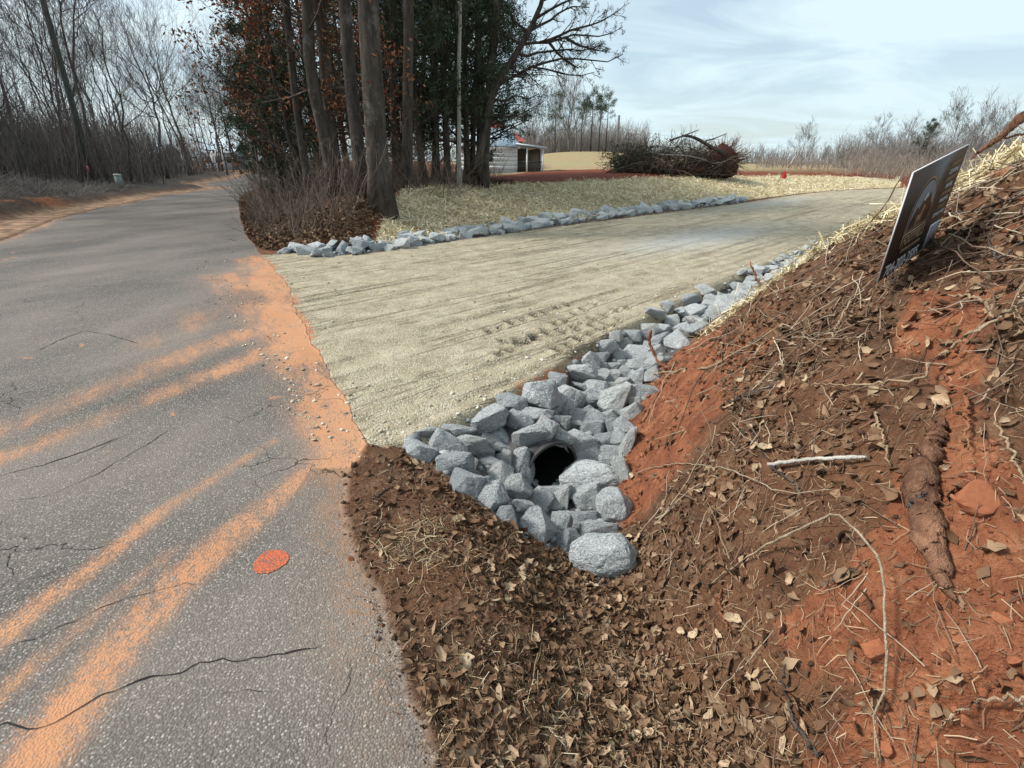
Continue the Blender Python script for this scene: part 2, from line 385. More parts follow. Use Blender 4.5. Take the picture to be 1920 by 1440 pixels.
# left shoulder: dusty edge
dust = np.maximum(dust, .8*(1-sm(np.abs(sW)/.5))*sm(.6+fbm(X, Y, .8, 3, 12)))
m_pale = sm((sW-.02)/.2)*(1-sm((sW-1.0)/.5))
gdust = np.maximum.reduce([band([(985,722),(1030,700),(1070,678),(1105,652)], .10, .07, 1.1), band([(700,845),(740,838),(790,830)], .06, .05, .5),
   1.0*(sD > -.05)*(1-sm(np.abs(sR)/.16))*sm(.75+1.2*fbm(X, Y, 1.8, 3, 41))*sm((Y-3.2)/2), band([(1385,384),(1500,371),(1650,353)], .35, .5, 1.2)])
bluish = np.exp(-(((X-4.2)*.78+(Y-11.3)*.62)/2.6)**2-(((X-4.2)*.62-(Y-11.3)*.78)/.8)**2) + .7*np.exp(-(((X-9.6)*.75+(Y-19)*.66)/3.2)**2-(((X-9.6)*.66-(Y-19)*.75)/.6)**2)
lug_shade_m = np.zeros(len(X)); _m = (np.hypot(X-1.0, Y-4.9) < 2.2)
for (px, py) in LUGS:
    dx, dy = X[_m]-px, Y[_m]-py; lug_shade_m[_m] = np.maximum(lug_shade_m[_m], 1.25*np.exp(-((dx*.8+dy*.6)/.055)**2 - ((-dx*.6+dy*.8)/.060)**2))  # mask for the shade painted into the lug prints
litt = sm((sB-.25)/.3)*(1-m_red)*(1-m_straw)
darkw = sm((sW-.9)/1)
attrs = {'road': m_road, 'gravel': m_grav, 'straw': m_straw, 'red': m_red, 'rock': m_rock, 'grass': m_grass, 'dust': dust, 'gdust': gdust, 'pale': m_pale, 'bluish': bluish, 'woods': darkw, 'verge': np.exp(-((sR-.05)/.3)**2)*(Y < 2.35)*(X > -1.15), 'lug': lug_shade_m, 'moist': sm(sRN/.6+.5)*(R_ > 8)}

def ground_mat():
    m = Mat('ground'); A = m.attr
    n_big = m.noise(.9, 5, .6); n_mid = m.noise(7, 5, .62); n_fine = m.noise(46, 5, .65); n_vf = m.noise(170, 3, .6)
    # soil with broken organic crumbs
    soil = m.ramp(n_mid, (.28, (.052,.027,.016)), (.5, (.118,.062,.036)), (.72, (.20,.118,.070)))
    soil = m.mix(m.ramp(n_fine, (.42, 0.0), (.62, .75)), soil, (.045,.026,.017))
    soil = m.mix(m.ramp(n_vf, (.60, 0.0), (.72, .7)), soil, (.30,.22,.15))
    redc = m.ramp(n_mid, (.25, (.12,.046,.026)), (.5, (.235,.088,.044)), (.75, (.37,.165,.085)))
    redc = m.mix(m.ramp(n_fine, (.35, .75), (.52, 0.0)), redc, (.16,.050,.022))
    soil = m.mix(m.ramp(n_big, (.40, 0.0), (.66, .42)), soil, (.26,.105,.045))
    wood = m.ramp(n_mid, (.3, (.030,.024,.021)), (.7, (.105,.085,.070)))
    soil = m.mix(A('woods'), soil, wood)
    nred = m.math('ADD', A('red'), m.math('MULTIPLY', m.math('SUBTRACT', n_mid, .5), 1.1), clamp=True)
    farred = m.mix(A('moist'), redc, m.mix(n_mid, (.10,.028,.016), (.21,.060,.030)))
    col = m.mix(m.ramp(nred, (.35, 0.0), (.62, 1.0)), soil, farred)
    pale = m.mix(m.ramp(m.noise(3.0, 4, .6, src=m.mapv((1,1,1))), (.42, 0.0), (.58, .9)), (.16,.105,.07), (.42,.27,.17))
    col = m.mix(A('pale'), col, pale)
    # straw ground: matted pale blades
    sv = m.noise(30, 4, .7, src=m.mapv((1, .35, 1), (0, 0, .7))); sv2 = m.noise(26, 4, .7, src=m.mapv((.35, 1, 1), (0, 0, -.4)))
    sm_ = m.math('MAXIMUM', sv, sv2)
    straw = m.ramp(sm_, (.42, (.25,.195,.11)), (.52, (.50,.43,.27)), (.64, (.74,.66,.46)))
    straw = m.mix(m.ramp(n_big, (.45, 0.0), (.7, .12)), straw, (.40,.37,.25))
    col = m.mix(m.ramp(m.math('ADD', A('straw'), m.math('MULTIPLY', m.math('SUBTRACT', n_mid, .5), .6)), (.4, 0.0), (.6, 1.0)), col, straw)
    grass = m.mix(m.noise(1.2, 5, .7), (.22,.155,.085), (.38,.285,.165)); grass = m.mix(m.ramp(m.noise(.12, 3), (.45, 0.0), (.6, .55)), grass, (.26,.25,.13))
    col = m.mix(A('grass'), col, grass)
    col = m.mix(m.math('MULTIPLY', A('rock'), .9), col, m.mix(n_fine, (.03,.032,.033), (.17,.175,.18)))
    # crushed gravel and fines
    mv = m.mapv((1, 1, 1), (0, 0, rad(-43.8)))
    drag = m.noise(2.2, 6, .68, src=m.mapv((.20, 2.7, 1), (0, 0, rad(-43.8))), dist=1.1)
    gcol = m.ramp(m.noise(3.2, 6, .66), (.3, (.235,.195,.13)), (.5, (.355,.31,.215)), (.7, (.47,.42,.305)))
    lines = m.math('MULTIPLY', m.ramp(m.noise(1.0, 3, .6, src=m.mapv((.22, 6.5, 1), (0, 0, rad(-43.8))), dist=.25), (.41, 1.0), (.47, 0.0)), m.ramp(m.noise(1.0, 4, .65, src=m.mapv((.35, .9, 1), (0, 0, rad(-43.8)))), (.40, .12), (.54, 1.0)))
    lines2 = m.math('MULTIPLY', m.ramp(m.noise(1.0, 3, .6, src=m.mapv((.5, 11, 1), (0, 0, rad(-39))), dist=.2), (.41, 1.0), (.46, 0.0)), m.ramp(m.noise(1.1, 4, .65), (.47, .0), (.58, .9)))
    lines = m.math('MULTIPLY', m.math('MAXIMUM', lines, lines2), m.ramp(n_mid, (.30, .35), (.55, 1.0)))
    gcol = m.mix(m.math('MULTIPLY', lines, .85), gcol, (.13,.10,.062)); gcol = m.mix(m.math('MULTIPLY', A('lug'), 1.0), gcol, (.055,.042,.028))  # second mix paints the shade of the lug pits as dark colour
    gcol = m.mix(m.ramp(drag, (.52, 0.0), (.68, .35)), gcol, (.50,.45,.33))
    peb = m.voro(75, out='Color'); pd = m.voro(75)
    sp = m.n('ShaderNodeSeparateColor'); m.t.links.new(peb, sp.inputs[0])
    gcol = m.mix(m.ramp(sp.outputs[0], (.70, 0.0), (.85, .45)), gcol, (.56,.53,.45))
    gcol = m.mix(m.ramp(sp.outputs[1], (.80, 0.0), (.9, .5)), gcol, (.18,.155,.115))
    gcol = m.mix(m.math('MULTIPLY', A('bluish'), m.ramp(n_mid, (.35, .3), (.6, 1.0))), gcol, (.40,.42,.42))
    gcol = m.mix(m.ramp(m.math('MULTIPLY', A('gdust'), m.ramp(m.noise(12, 5, .7), (.35, .2), (.65, 1.1))), (.30, 0.0), (.75, .95)), gcol, (.47,.17,.07))
    gm = m.ramp(m.math('ADD', A('gravel'), m.math('MULTIPLY', m.math('SUBTRACT', n_mid, .5), .8)), (.38, 0.0), (.62, 1.0))
    col = m.mix(gm, col, gcol)
    # asphalt: stones in dark binder, worn
    vcol = m.voro(135, out='Color'); vd = m.voro(135); se = m.n('ShaderNodeSeparateColor'); m.t.links.new(vcol, se.inputs[0])
    stone = m.ramp(se.outputs[0], (.0, (.092,.085,.078)), (.55, (.155,.143,.13)), (.85, (.24,.22,.20)), (1.0, (.48,.45,.40)))
    asp = m.mix(m.ramp(vd, (.30, 0.0), (.62, .85)), stone, (.058,.053,.051))
    wear = m.noise(.7, 5, .6, src=m.mapv((1, .5, 1), (0, 0, rad(28))))
    asp = m.mix(m.ramp(wear, (.38, 0.0), (.68, .45)), asp, (.29,.255,.22))
    ga = m.n('ShaderNodeNewGeometry'); 
    fn = m.ramp(m.noise(55, 4, .7), (.3, .0), (.7, 1.0))
    pat = m.math('ADD', m.math('MULTIPLY', m.noise(6, 6, .75, src=m.mapv((1, .35, 1), (0, 0, rad(-32)))), .55), m.math('MULTIPLY', m.noise(42, 4, .75), .45))
    dm = m.math('MULTIPLY', A('dust'), m.math('ADD', m.math('MULTIPLY', m.math('SUBTRACT', pat, .43, clamp=True), 8.0), m.math('MULTIPLY', fn, .42)))
    dm = m.math('ADD', dm, m.math('MULTIPLY', m.ramp(vd, (.0, 0.0), (.6, 1.0)), .10))
    dustc = m.mix(m.noise(2.5, 4), (.45,.19,.085), (.49,.285,.165)); dustc = m.mix(m.ramp(A('verge'), (.15, 0.0), (.6, .85)), dustc, (.23,.145,.095))
    spots = m.ramp(m.noise(2.6, 3, .5, dist=.8), (.70, 0.0), (.73, .75))
    asp = m.mix(m.math('MULTIPLY', spots, m.ramp(n_fine, (.4, .2), (.6, 1.0))), asp, (.52,.235,.12))
    dlow = m.math('MULTIPLY', A('dust'), m.math('ADD', .22, m.math('MULTIPLY', m.math('SUBTRACT', pat, .44), 5.5)))
    dlow = m.math('MULTIPLY', dlow, m.ramp(A('dust'), (.03, 0.0), (.15, 1.0)))
    cov = m.math('SUBTRACT', dlow, m.math('ADD', m.math('MULTIPLY', se.outputs[1], .62), m.math('MULTIPLY', fn, .26)))
    big = m.noise(3.4, 6, .78, src=m.mapv((1, .28, 1), (0, 0, rad(-36))), dist=.6)
    cov = m.math('ADD', cov, m.math('ADD', m.math('MULTIPLY', A('dust'), .16), m.math('MULTIPLY', m.math('SUBTRACT', big, .51), 1.6)))
    asp = m.mix(m.ramp(cov, (-.05, 0.0), (.55, .85)), asp, dustc)
    asp = m.mix(m.math('MULTIPLY', m.ramp(A('dust'), (.10, 0.0), (.9, .42)), m.ramp(big, (.38, .25), (.6, 1.0))), asp, dustc)
    # hairline cracks wandering over the old surface
    wob = m.n('ShaderNodeVectorMath', operation='ADD'); m.t.links.new(m.co, wob.inputs[0])
    nz = m.n('ShaderNodeTexNoise'); nz.inputs['Scale'].default_value = 3.5; nz.inputs['Detail'].default_value = 6; m.t.links.new(m.co, nz.inputs['Vector'])
    sc = m.n('ShaderNodeVectorMath', operation='SCALE'); m.t.links.new(nz.outputs['Color'], sc.inputs[0]); sc.inputs['Scale'].default_value = .5; m.t.links.new(sc.outputs[0], wob.inputs[1])
    ce = m.voro(1.05, 'DISTANCE_TO_EDGE', 'Distance', src=m.mapv((1, 1.5, 0.001), (0, 0, rad(12)), src=wob.outputs[0]))
    crk = m.math('MULTIPLY', m.ramp(ce, (.0, .9), (.0045, 0.0)), m.ramp(m.noise(1.1, 2), (.52, 0.0), (.62, .7)))
    asp = m.mix(crk, asp, (.02,.018,.018))
    col = m.mix(A('road'), col, asp)
    # relief
    soilh = m.math('ADD', m.math('MULTIPLY', n_mid, .9), m.math('MULTIPLY', n_fine, .55))
    soilh = m.math('ADD', soilh, m.math('MULTIPLY', n_vf, .16))
    gh = m.math('ADD', m.math('SUBTRACT', m.math('MULTIPLY', drag, .30), m.math('MULTIPLY', lines, .35)), m.math('ADD', m.math('MULTIPLY', n_fine, .34), m.math('MULTIPLY', m.math('SUBTRACT', .6, pd), .22)))
    ah = m.math('SUBTRACT', m.math('MULTIPLY', m.math('SUBTRACT', .6, vd), .085), m.math('MULTIPLY', crk, .5))
    def fm(f, a, b):
        q = m.n('ShaderNodeMix', data_type='FLOAT'); m.set(q.inputs[0], f); m.set(q.inputs[2], a); m.set(q.inputs[3], b); return q.outputs[0]
    h = fm(A('straw'), soilh, m.math('MULTIPLY', sm_, 1.6)); h = fm(gm, h, gh); h = fm(A('road'), h, ah)
    m.bump(h, .045, 1.0)
    return m.done(col, .93, .18)
GM = ground_mat()
fc = Q.mean(1) if False else (V[Q[:, 0]] + V[Q[:, 2]])/2
def interpmask(a): return (a[Q[:, 0]] + a[Q[:, 2]])/2
ps_ = (fc[:,0]-PCX)*PAX+(fc[:,1]-PCY)*PAY; pc_ = np.hypot(-(fc[:,0]-PCX)*PAY+(fc[:,1]-PCY)*PAX, fc[:,2]-PCZ)
inpipe = (ps_ > -.01) & (ps_ < 1.6) & (pc_ < .185)
isR = interpmask(sR) > 0; isD = (interpmask(sD) > 0) & ~isR
def sub(name, sel, label):
    q = Q[sel]; used = np.unique(q); mp = np.full(len(V), -1); mp[used] = np.arange(len(used))
    me = mesh_np(name, V[used], mp[q], GM, True, {k: a[used] for k, a in attrs.items()})
    return link(name, me, None, kind='structure', label=label)
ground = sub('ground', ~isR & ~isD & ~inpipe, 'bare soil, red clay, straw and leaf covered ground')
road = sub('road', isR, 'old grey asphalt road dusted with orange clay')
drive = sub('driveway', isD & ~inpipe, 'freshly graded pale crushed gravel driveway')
# disc under the camera's feet
k = np.arange(na); V0 = np.concatenate([V[:na], [[0, 0, gz(0, 0)]]]); q0 = np.stack([np.full(na, na), (k+1) % na, k], 1)
p0 = mesh_np('ground_centre', V0, q0, GM, True, {kk: np.concatenate([a[:na], a[-1:]]) for kk, a in attrs.items()})
link('road_edge', p0, ground)
# ------------------------------------------------------------------ granite riprap
def granite(name, lo, mid, hi):
    m = Mat(name); rnd = m.n('ShaderNodeObjectInfo').outputs['Random']
    off = m.n('ShaderNodeVectorMath', operation='ADD'); m.t.links.new(m.co, off.inputs[0])
    cmb = m.n('ShaderNodeCombineXYZ'); m.t.links.new(m.math('MULTIPLY', rnd, 37.0), cmb.inputs[0]); m.t.links.new(m.math('MULTIPLY', rnd, 11.0), cmb.inputs[2]); m.t.links.new(cmb.outputs[0], off.inputs[1])
    s = off.outputs[0]
    a = m.noise(2.2, 5, .65, src=s); b = m.noise(8, 5, .8, src=s); c = m.noise(15, 4, .8, src=s)
    col = m.ramp(a, (.3, lo), (.52, mid), (.75, hi))
    col = m.mix(m.ramp(b, (.50, 0.0), (.60, .7)), col, (.20,.225,.245))
    col = m.mix(m.ramp(c, (.52, 0.0), (.60, .85)), col, (.84,.86,.86))
    col = m.mix(m.ramp(m.noise(19, 3, .8, src=s), (.55, 0.0), (.63, .8)), col, (.07,.085,.10))
    col = m.mix(m.ramp(rnd, (0, .5), (.4, 0.0), (1, 0.0)), col, (.20,.235,.26)); col = m.mix(m.math('MULTIPLY', m.ramp(m.noise(1.1, 4, .6, src=s), (.56, 0.0), (.66, .5)), m.ramp(rnd, (.55, 0.0), (.75, 1.0))), col, (.42,.30,.20))
    col = m.mix(m.ramp(rnd, (0, 0.0), (.6, 0.0), (1, .4)), col, (.60,.62,.58))
    h = m.math('ADD', m.math('MULTIPLY', m.noise(7, 5, .7, src=s), .8), m.math('MULTIPLY', b, .35))
    m.bump(h, .06, 1.0)
    return m.done(col, .88, .25)
GRAN = granite('granite', (.40,.44,.455), (.57,.61,.62), (.74,.765,.76))
def rock_mesh(seed, sub=2, elong=1.0, round_=0.0):
    rg = np.random.default_rng(seed); bm = bmesh.new(); n = 17 if round_ < .5 else 40
    for _ in range(n):
        p = rg.normal(size=3); p /= np.linalg.norm(p)
        p = np.sign(p)*np.abs(p)**(.62 + .38*round_); p *= rg.uniform(.86, 1.05) if round_ < .5 else 1
        bm.verts.new((p[0]*elong, p[1], p[2]))
    bmesh.ops.convex_hull(bm, input=bm.verts)
    bmesh.ops.delete(bm, geom=[v for v in bm.verts if not v.link_faces], context='VERTS')
    bmesh.ops.remove_doubles(bm, verts=bm.verts, dist=.16)
    bmesh.ops.bevel(bm, geom=list(bm.edges), offset=.045, segments=1, profile=.6, affect='EDGES', clamp_overlap=True)
    bmesh.ops.triangulate(bm, faces=bm.faces)
    for _ in range(sub):
        bmesh.ops.subdivide_edges(bm, edges=[e for e in bm.edges if e.calc_length() > .16], cuts=1)
        bmesh.ops.triangulate(bm, faces=bm.faces)
    co = np.array([v.co[:] for v in bm.verts]); co /= np.abs(co).max(0)*np.array([1, 1, 1])
    x, y, z = co.T
    d = .075*fbm(x+z*.7+seed, y-z*.6, 1.7, 3, seed) + .05*fbm(x-z, y+z*.8, 5.5, 3, seed+5)
    rr = 1 + d
    for v, q, k in zip(bm.verts, co, rr): v.co = q*k
    me = bpy.data.meshes.new('rock'); bm.to_mesh(me); bm.free(); me.materials.append(GRAN)
    me.polygons.foreach_set('use_smooth', np.ones(len(me.polygons), bool)); me.set_sharp_from_angle(angle=rad(20)); return me
ROCKS = [rock_mesh(100+i, 3) for i in range(16)]; ROUND = [rock_mesh(300+i, 3, 1, .8) for i in range(4)]
FARR = [rock_mesh(500+i, 1) for i in range(10)]
from mathutils import Euler, Quaternion
rg = np.random.default_rng(5)
def put_rock(me, center, rx, ry, rz, rot, label, group):
    o = thing('rock', label, 'rock', group, me, center)
    o.rotation_mode = 'QUATERNION'; o.rotation_quaternion = rot; o.scale = (rx, ry, rz); return o
# x, y, width, height, tilt of each rock as seen (3 px per photo px from 740,640)
HAND = [(165,620,200,110,-25,'flat blue-grey rock at the far left tip of the rock pile by the road'),(190,530,150,70,10,0),(295,590,190,120,-35,0),(340,700,190,130,10,0),(355,505,190,70,0,'long low rock with a flat top on the rim of the pile, beside the gravel'),(520,445,220,110,25,'long smooth block slanting up along the gravel edge left of the pipe'),(655,355,165,100,-15,0),(815,300,235,175,-5,'largest pale broken block on the gravel rim above the pipe'),(425,585,170,110,0,0),(595,530,190,80,-40,'narrow pointed slab sloping down to the right, left of the pipe'),(700,465,150,110,-30,0),(800,420,170,95,10,0),(845,500,110,120,-30,0),(765,550,180,115,15,'blocky rock sitting on top of the black pipe, left end'),(535,565,110,85,-20,0),(490,630,130,80,-10,0),(560,700,190,85,-15,0),(640,665,100,100,-40,0),(585,760,135,140,-30,0),(735,685,140,195,-20,'tall upright rock leaning against the left side of the pipe mouth'),(430,805,200,165,-20,'dark banded triangular rock on the lower left edge of the pile by the bare soil'),(680,840,150,150,-40,0),(555,880,140,150,20,0),(710,920,130,95,30,0),(815,895,130,125,-20,'brownish smooth rock just below the pipe mouth'),(650,990,135,105,-25,'small pale cube shaped rock on the soil edge below the pipe'),(800,1040,185,175,-35,0),(885,860,170,85,0,'flat slab lying directly in front of the pipe opening'),(945,900,165,115,40,0),(1090,885,150,145,30,0),(1115,765,345,165,0,'big flat oval rock right of the pipe mouth'),(1235,935,165,200,20,'rounded egg shaped boulder against the red bank below the pipe'),(1075,1000,190,115,0,0),(940,1060,115,175,5,'upright pale two-sided block standing at the lower edge of the pile'),(985,1125,135,120,30,0),(1145,1065,200,100,0,'warm grey rounded rock wedged right above the biggest boulder'),(1170,1210,335,245,0,'biggest rounded speckled boulder at the bottom tip of the rock pile'),
(938,555,125,100,-35,'rock lying across the top right shoulder of the pipe'),(1040,575,165,125,-10,0),(1105,645,180,115,-5,'smooth wedge shaped rock at the upper right of the pipe mouth'),(1175,560,130,80,10,'small warm white rounded rock up and right of the pipe'),(1110,490,130,85,5,0),(1010,485,105,65,0,0),(940,465,110,120,-20,0),(985,320,190,150,-35,'large two-toned rock with a dark face behind the pale block'),(900,355,135,115,-30,0),(980,410,85,65,20,0),(1040,425,95,110,20,0),(1115,335,105,75,0,0),(1130,280,140,125,0,'round greenish grey cobble among the angular rocks above the pipe'),(1260,340,195,155,20,'large smooth boulder above the pipe near the red bank'),(1113,400,100,90,10,0),(1210,430,100,75,0,0),(1145,450,155,105,-20,0),(1305,475,125,105,10,0),(1225,485,60,95,10,0),(1270,545,95,90,0,0),(1225,620,135,65,-5,0),(1310,580,175,65,70,0),(1280,735,165,75,-65,0),(1210,670,115,75,-20,0),(910,215,105,85,0,'small blue-grey block on the gravel rim beside the red clay streak'),(1035,205,175,125,-5,0),(1150,195,115,80,0,0),(1036,265,95,55,-20,0),(1225,205,85,80,0,0),(1090,115,125,115,30,0),(1165,105,75,75,0,0),(1160,150,105,65,0,0),(1232,150,75,55,0,0),(1250,60,95,95,20,0),(1350,72,145,90,0,0),(1370,130,125,85,0,0),(1310,170,95,45,-20,0),(1376,215,105,95,30,0),(1450,190,115,90,20,'pale rock stained red where it touches the bank beside the stick'),(1395,280,175,115,30,'large pale slab tucked under the roots of the bank'),(1290,255,95,95,10,0),(1215,252,65,55,0,0),(1280,120,65,45,0,0),(1295,207,75,55,0,0),(1340,390,120,95,30,0),(1190,35,115,85,20,0),(1290,20,95,65,0,0),(1430,110,65,85,0,0),(1440,30,85,60,0,0),(265,520,70,50,0,0),(425,690,75,65,0,0),(490,615,100,60,0,0),(605,600,90,50,-10,0),(1350,330,80,60,0,0),(740,770,60,60,0,0),(1190,870,90,70,0,0),(1010,690,70,60,0,0),
(1330,-20,100,80,0,0),(1420,-60,110,80,20,0),(1240,-30,90,70,0,0),(1480,60,90,70,0,0),(1500,0,110,80,30,0)]
PIPE_C = pt(1036, 876, 3.42)
rockpos = []
HOURS = ['twelve','one','two','three','four','five','six','seven','eight','nine','ten','eleven']
seen_l = {}
for k, (zx, zy, w, h, ang, lab) in enumerate(HAND):
    u, v = 740+zx/3, 640+zy/3; p, t = hit(u, v+h/3*.10)
    rw, rh = w/3*t/F/2*1.2, h/3*t/F/2*1.22
    r = ray(u, v); rdir = Vector(r).normalized()
    if k == 36: rw *= .92; rh *= .92
    depth = math.sqrt(rw*rh)*rg.uniform(.75, 1.0)
    c = Vector((0, 0, CAMH)) + Vector(r)*t - rdir*depth*.35
    # the rock's own axes: x along its long side as seen, z facing halfway between the camera and up
    right = Vector((1, 0, 0)); upv = Vector((0, math.sin(PITCH), math.cos(PITCH)))
    a = rad(ang); xa = right*math.cos(a) + upv*math.sin(a); za = (-rdir).normalized(); ya = za.cross(xa).normalized(); xa = ya.cross(za)
    R3 = Matrix((xa, ya, za)).transposed().to_quaternion() @ Quaternion((1, 0, 0), rad(rg.uniform(-12, 12)))
    me = ROUND[k % 4] if (k in (30, 31, 36, 40, 49)) else ROCKS[int(rg.integers(16))]
    if not lab:
        pu, pv = proj(PIPE_C); hr = int(round(math.degrees(math.atan2(u-pu, pv-v))/30)) % 12
        dist = math.hypot(u-pu, v-pv); rel = int(dist/45)
        size = 'small' if w*h < 8500 else 'medium' if w*h < 17000 else 'large'
        shape = 'long' if w > 1.6*h else 'chunky' if w < 1.25*h else 'wedge shaped'
        rings = ['right against the pipe rim', 'in the first ring of rocks round it', 'two rocks out from the pipe', 'three rocks out from the pipe', 'four rocks out from the pipe', 'five rocks out from the pipe', 'six rocks out from the pipe', 'seven rocks out from the pipe', 'eight rocks out from the pipe','nine rocks out from the pipe','ten rocks out from the pipe']
        lab = f"{size} {shape} rock at {HOURS[hr]} o'clock, {rings[min(rel, 10)]}"
        seen_l[lab] = seen_l.get(lab, 0)+1
        if seen_l[lab] > 1: lab = lab.replace(' rock at', [' paler rock at',' darker rock at',' rough rock at',' bluer rock at'][seen_l[lab]-2])
    put_rock(me, c, rw, rh, depth, R3, lab, 'granite rocks piled round the drain pipe'); rockpos.append((c.x, c.y, max(rw, rh)))
# rocks of the two rows: packed on the ground
ORD = ['first','second','third','fourth','fifth','sixth','seventh','eighth','ninth','tenth','eleventh','twelfth','thirteenth','fourteenth','fifteenth','sixteenth','seventeenth','eighteenth','nineteenth','twentieth']
def ordw(n):
    if n <= 20: return ORD[n-1]
    tens = {2:'twenty',3:'thirty',4:'forty',5:'fifty',6:'sixty',7:'seventy',8:'eighty',9:'ninety'}; t, o = divmod(n, 10)
    pre = '' if n < 100 else 'hundred and '
    if n >= 100: return 'hundred and ' + ordw(n-100) if n > 100 else 'hundredth'
    return (tens[t]+'-'+ORD[o-1]) if o else tens[t][:-1]+'ieth'
def pack(test, n, smin, smax, box, seed, meshes, labf, group, lift=.35, prev=(), tries=9000):
    r2 = np.random.default_rng(seed); placed = list(prev); out = []
    xs = r2.uniform(box[0], box[1], tries); ys = r2.uniform(box[2], box[3], tries); ok = test(xs, ys)
    sz = smin + (smax-smin)*r2.random(tries)**1.6
    order = [i for i in range(tries) if ok[i]]; order.sort(key=lambda i: -sz[i] + .25*smax*r2.random())
    for i in order:
        x, y, s = xs[i], ys[i], sz[i]*.5
        if any((x-a)**2+(y-b)**2 < (.78*(s+c))**2 for a, b, c in placed): continue
        placed.append((x, y, s)); out.append((x, y, s))
        if len(out) >= n: break
    z = ground_z(np.array([o[0] for o in out]), np.array([o[1] for o in out]))
    out = [(x, y, s, float(q)) for (x, y, s), q in zip(out, z)]
    out.sort(key=lambda o: math.hypot(o[0], o[1]))
    for k, (x, y, s, q) in enumerate(out):
        e = Euler((r2.uniform(-.35, .35)+(math.pi if r2.random() < .4 else 0), r2.uniform(-.35, .35), r2.uniform(0, 6.28))).to_quaternion()
        el = r2.uniform(1.0, 1.45)
        put_rock(meshes[int(r2.integers(len(meshes)))], (x, y, q+s*lift), s*el, s/el*1.2, s*r2.uniform(.6, .85), e, labf(k+1, x, y, s, el), group)
    return out
sN_poly = ROCKN
def near_test(x, y):
    u = sd(x, y, sN_poly) > -.02
    b = sd(x, y, BANK)
    return u & (np.hypot(x, y) > 3.9) & (sd(x, y, DRIVE) < .06) & (b < .30)
def lab_near(k, x, y, s, el):
    return f"{'long' if el > 1.25 else 'chunky'} pale grey rock, {ordw(k)} back in the row between gravel and bank"
R_near = pack(near_test, 150, .13, .27, (.6, 10, 3.2, 14), 21, ROCKS[:10], lab_near, 'granite rocks in the row between the gravel and the near bank', .30, rockpos)
def far_test(x, y):
    d, a = segd(x, y, ROCKFL); return (d < .36) & (sd(x, y, DRIVE) < .12)
def lab_far(k, x, y, s, el):
    return f"{'long' if el > 1.25 else 'chunky'} blue-grey rock, {ordw(k)} from the road in the row below the straw slope"
R_far = pack(far_test, 135, .17, .36, (-5.5, 11, 8.5, 23), 22, FARR, lab_far, 'granite rocks in the row along the far edge of the driveway', .40)
# small filler stones between the rocks
g = Geo(); r2 = np.random.default_rng(9); base = []
bm = bmesh.new(); bmesh.ops.create_icosphere(bm, subdivisions=1, radius=1); IV = np.array([v.co[:] for v in bm.verts]); IF = np.array([[v.index for v in f.verts] for f in bm.faces]); bm.free()
def stones(n, test, box, smin, smax, seed, lift=.2, dens=None, flat=.7):
    r3 = np.random.default_rng(seed); x = r3.uniform(box[0], box[1], n); y = r3.uniform(box[2], box[3], n)
    keep = test(x, y); x, y = x[keep], y[keep]; m = len(x); s = smin+(smax-smin)*r3.random(m)**2.5
    z = ground_z(x, y)
    Vv = IV[None]*(1+.35*(r3.random((m, 12, 1))-.5)); th = r3.uniform(0, 6.28, m)
    cc, ss = np.cos(th)[:, None], np.sin(th)[:, None]; el = r3.uniform(.7, 1.4, m)[:, None]
    X0 = Vv[..., 0]*el; Y0 = Vv[..., 1]
    W = np.stack([X0*cc-Y0*ss, X0*ss+Y0*cc, Vv[..., 2]*flat], -1)*s[:, None, None] + np.stack([x, y, z+s*lift], -1)[:, None]
    Fq = (IF[None]+12*np.arange(m)[:, None, None]).reshape(-1, 3)
    return W.reshape(-1, 3), Fq, np.repeat(r3.random(m), 12)
A1 = stones(9000, lambda x, y: (sd(x, y, ROCKN) > -.03) & (sd(x, y, DRIVE) < .05), (-.8, 9, 1.6, 14), .02, .055, 31)
A2 = stones(5000, lambda x, y: far_test(x, y), (-5.5, 11, 8.5, 23), .04, .09, 32)
Vv = np.concatenate([A1[0], A2[0]]); Fq = np.concatenate([A1[1], A2[1]+len(A1[0])])
link('small_stones', mesh_np('small_stones', Vv, Fq, tinted('small_granite', (.14,.155,.165), (.30,.325,.335), (.46,.48,.48), nz=90), False, {'tint': np.concatenate([A1[2], A2[2]])}), None, kind='stuff', label='small grey stones filling the gaps of the riprap')

# ------------------------------------------------------------------ drain pipe
mp = Mat('pipe_plastic'); ccol = mp.mix(mp.ramp(mp.noise(9, 5, .65), (.4, 0.0), (.7, .8)), (.03,.03,.031), (.12,.112,.105)); PIPEM = mp.done(ccol, .62, .4); PIN = Mat('pipe_inside_shade'); PIN = PIN.done(PIN.mix(PIN.noise(12, 3), (.006,.006,.006), (.016,.015,.014)), .7, .1)  # inside coloured near black to stand in for the shade in the pipe
def lathe_pipe(ax, c, prof, sides=64):
    ax = ax.normalized(); a = ax.cross(Vector((0, 0, 1))).normalized(); b = ax.cross(a)
    V = []; 
    for (s, r) in prof:
        for k in range(sides):
            th = 2*math.pi*k/sides; q = c + ax*s + a*(r*math.cos(th)) + b*(r*math.sin(th)); V.append(q[:])
    n = len(prof); Qd = [(i*sides+k, i*sides+(k+1) % sides, (i+1)*sides+(k+1) % sides, (i+1)*sides+k) for i in range(n-1) for k in range(sides)]
    return V, Qd
axis = Vector((-.44, .90, .02)); RO = .192
pipe = thing('drain_pipe', 'black corrugated drain pipe opening among the grey rocks under the driveway', 'drain pipe', None, None, (0, 0, 0))
Vi, Qi = lathe_pipe(axis, PIPE_C, [(2.5, .004), (2.5, RO-.018), (.012, RO-.018)]); link('pipe_shade_lining', mesh_np('pipe_shade_lining', Vi, Qi, PIN, True), pipe)
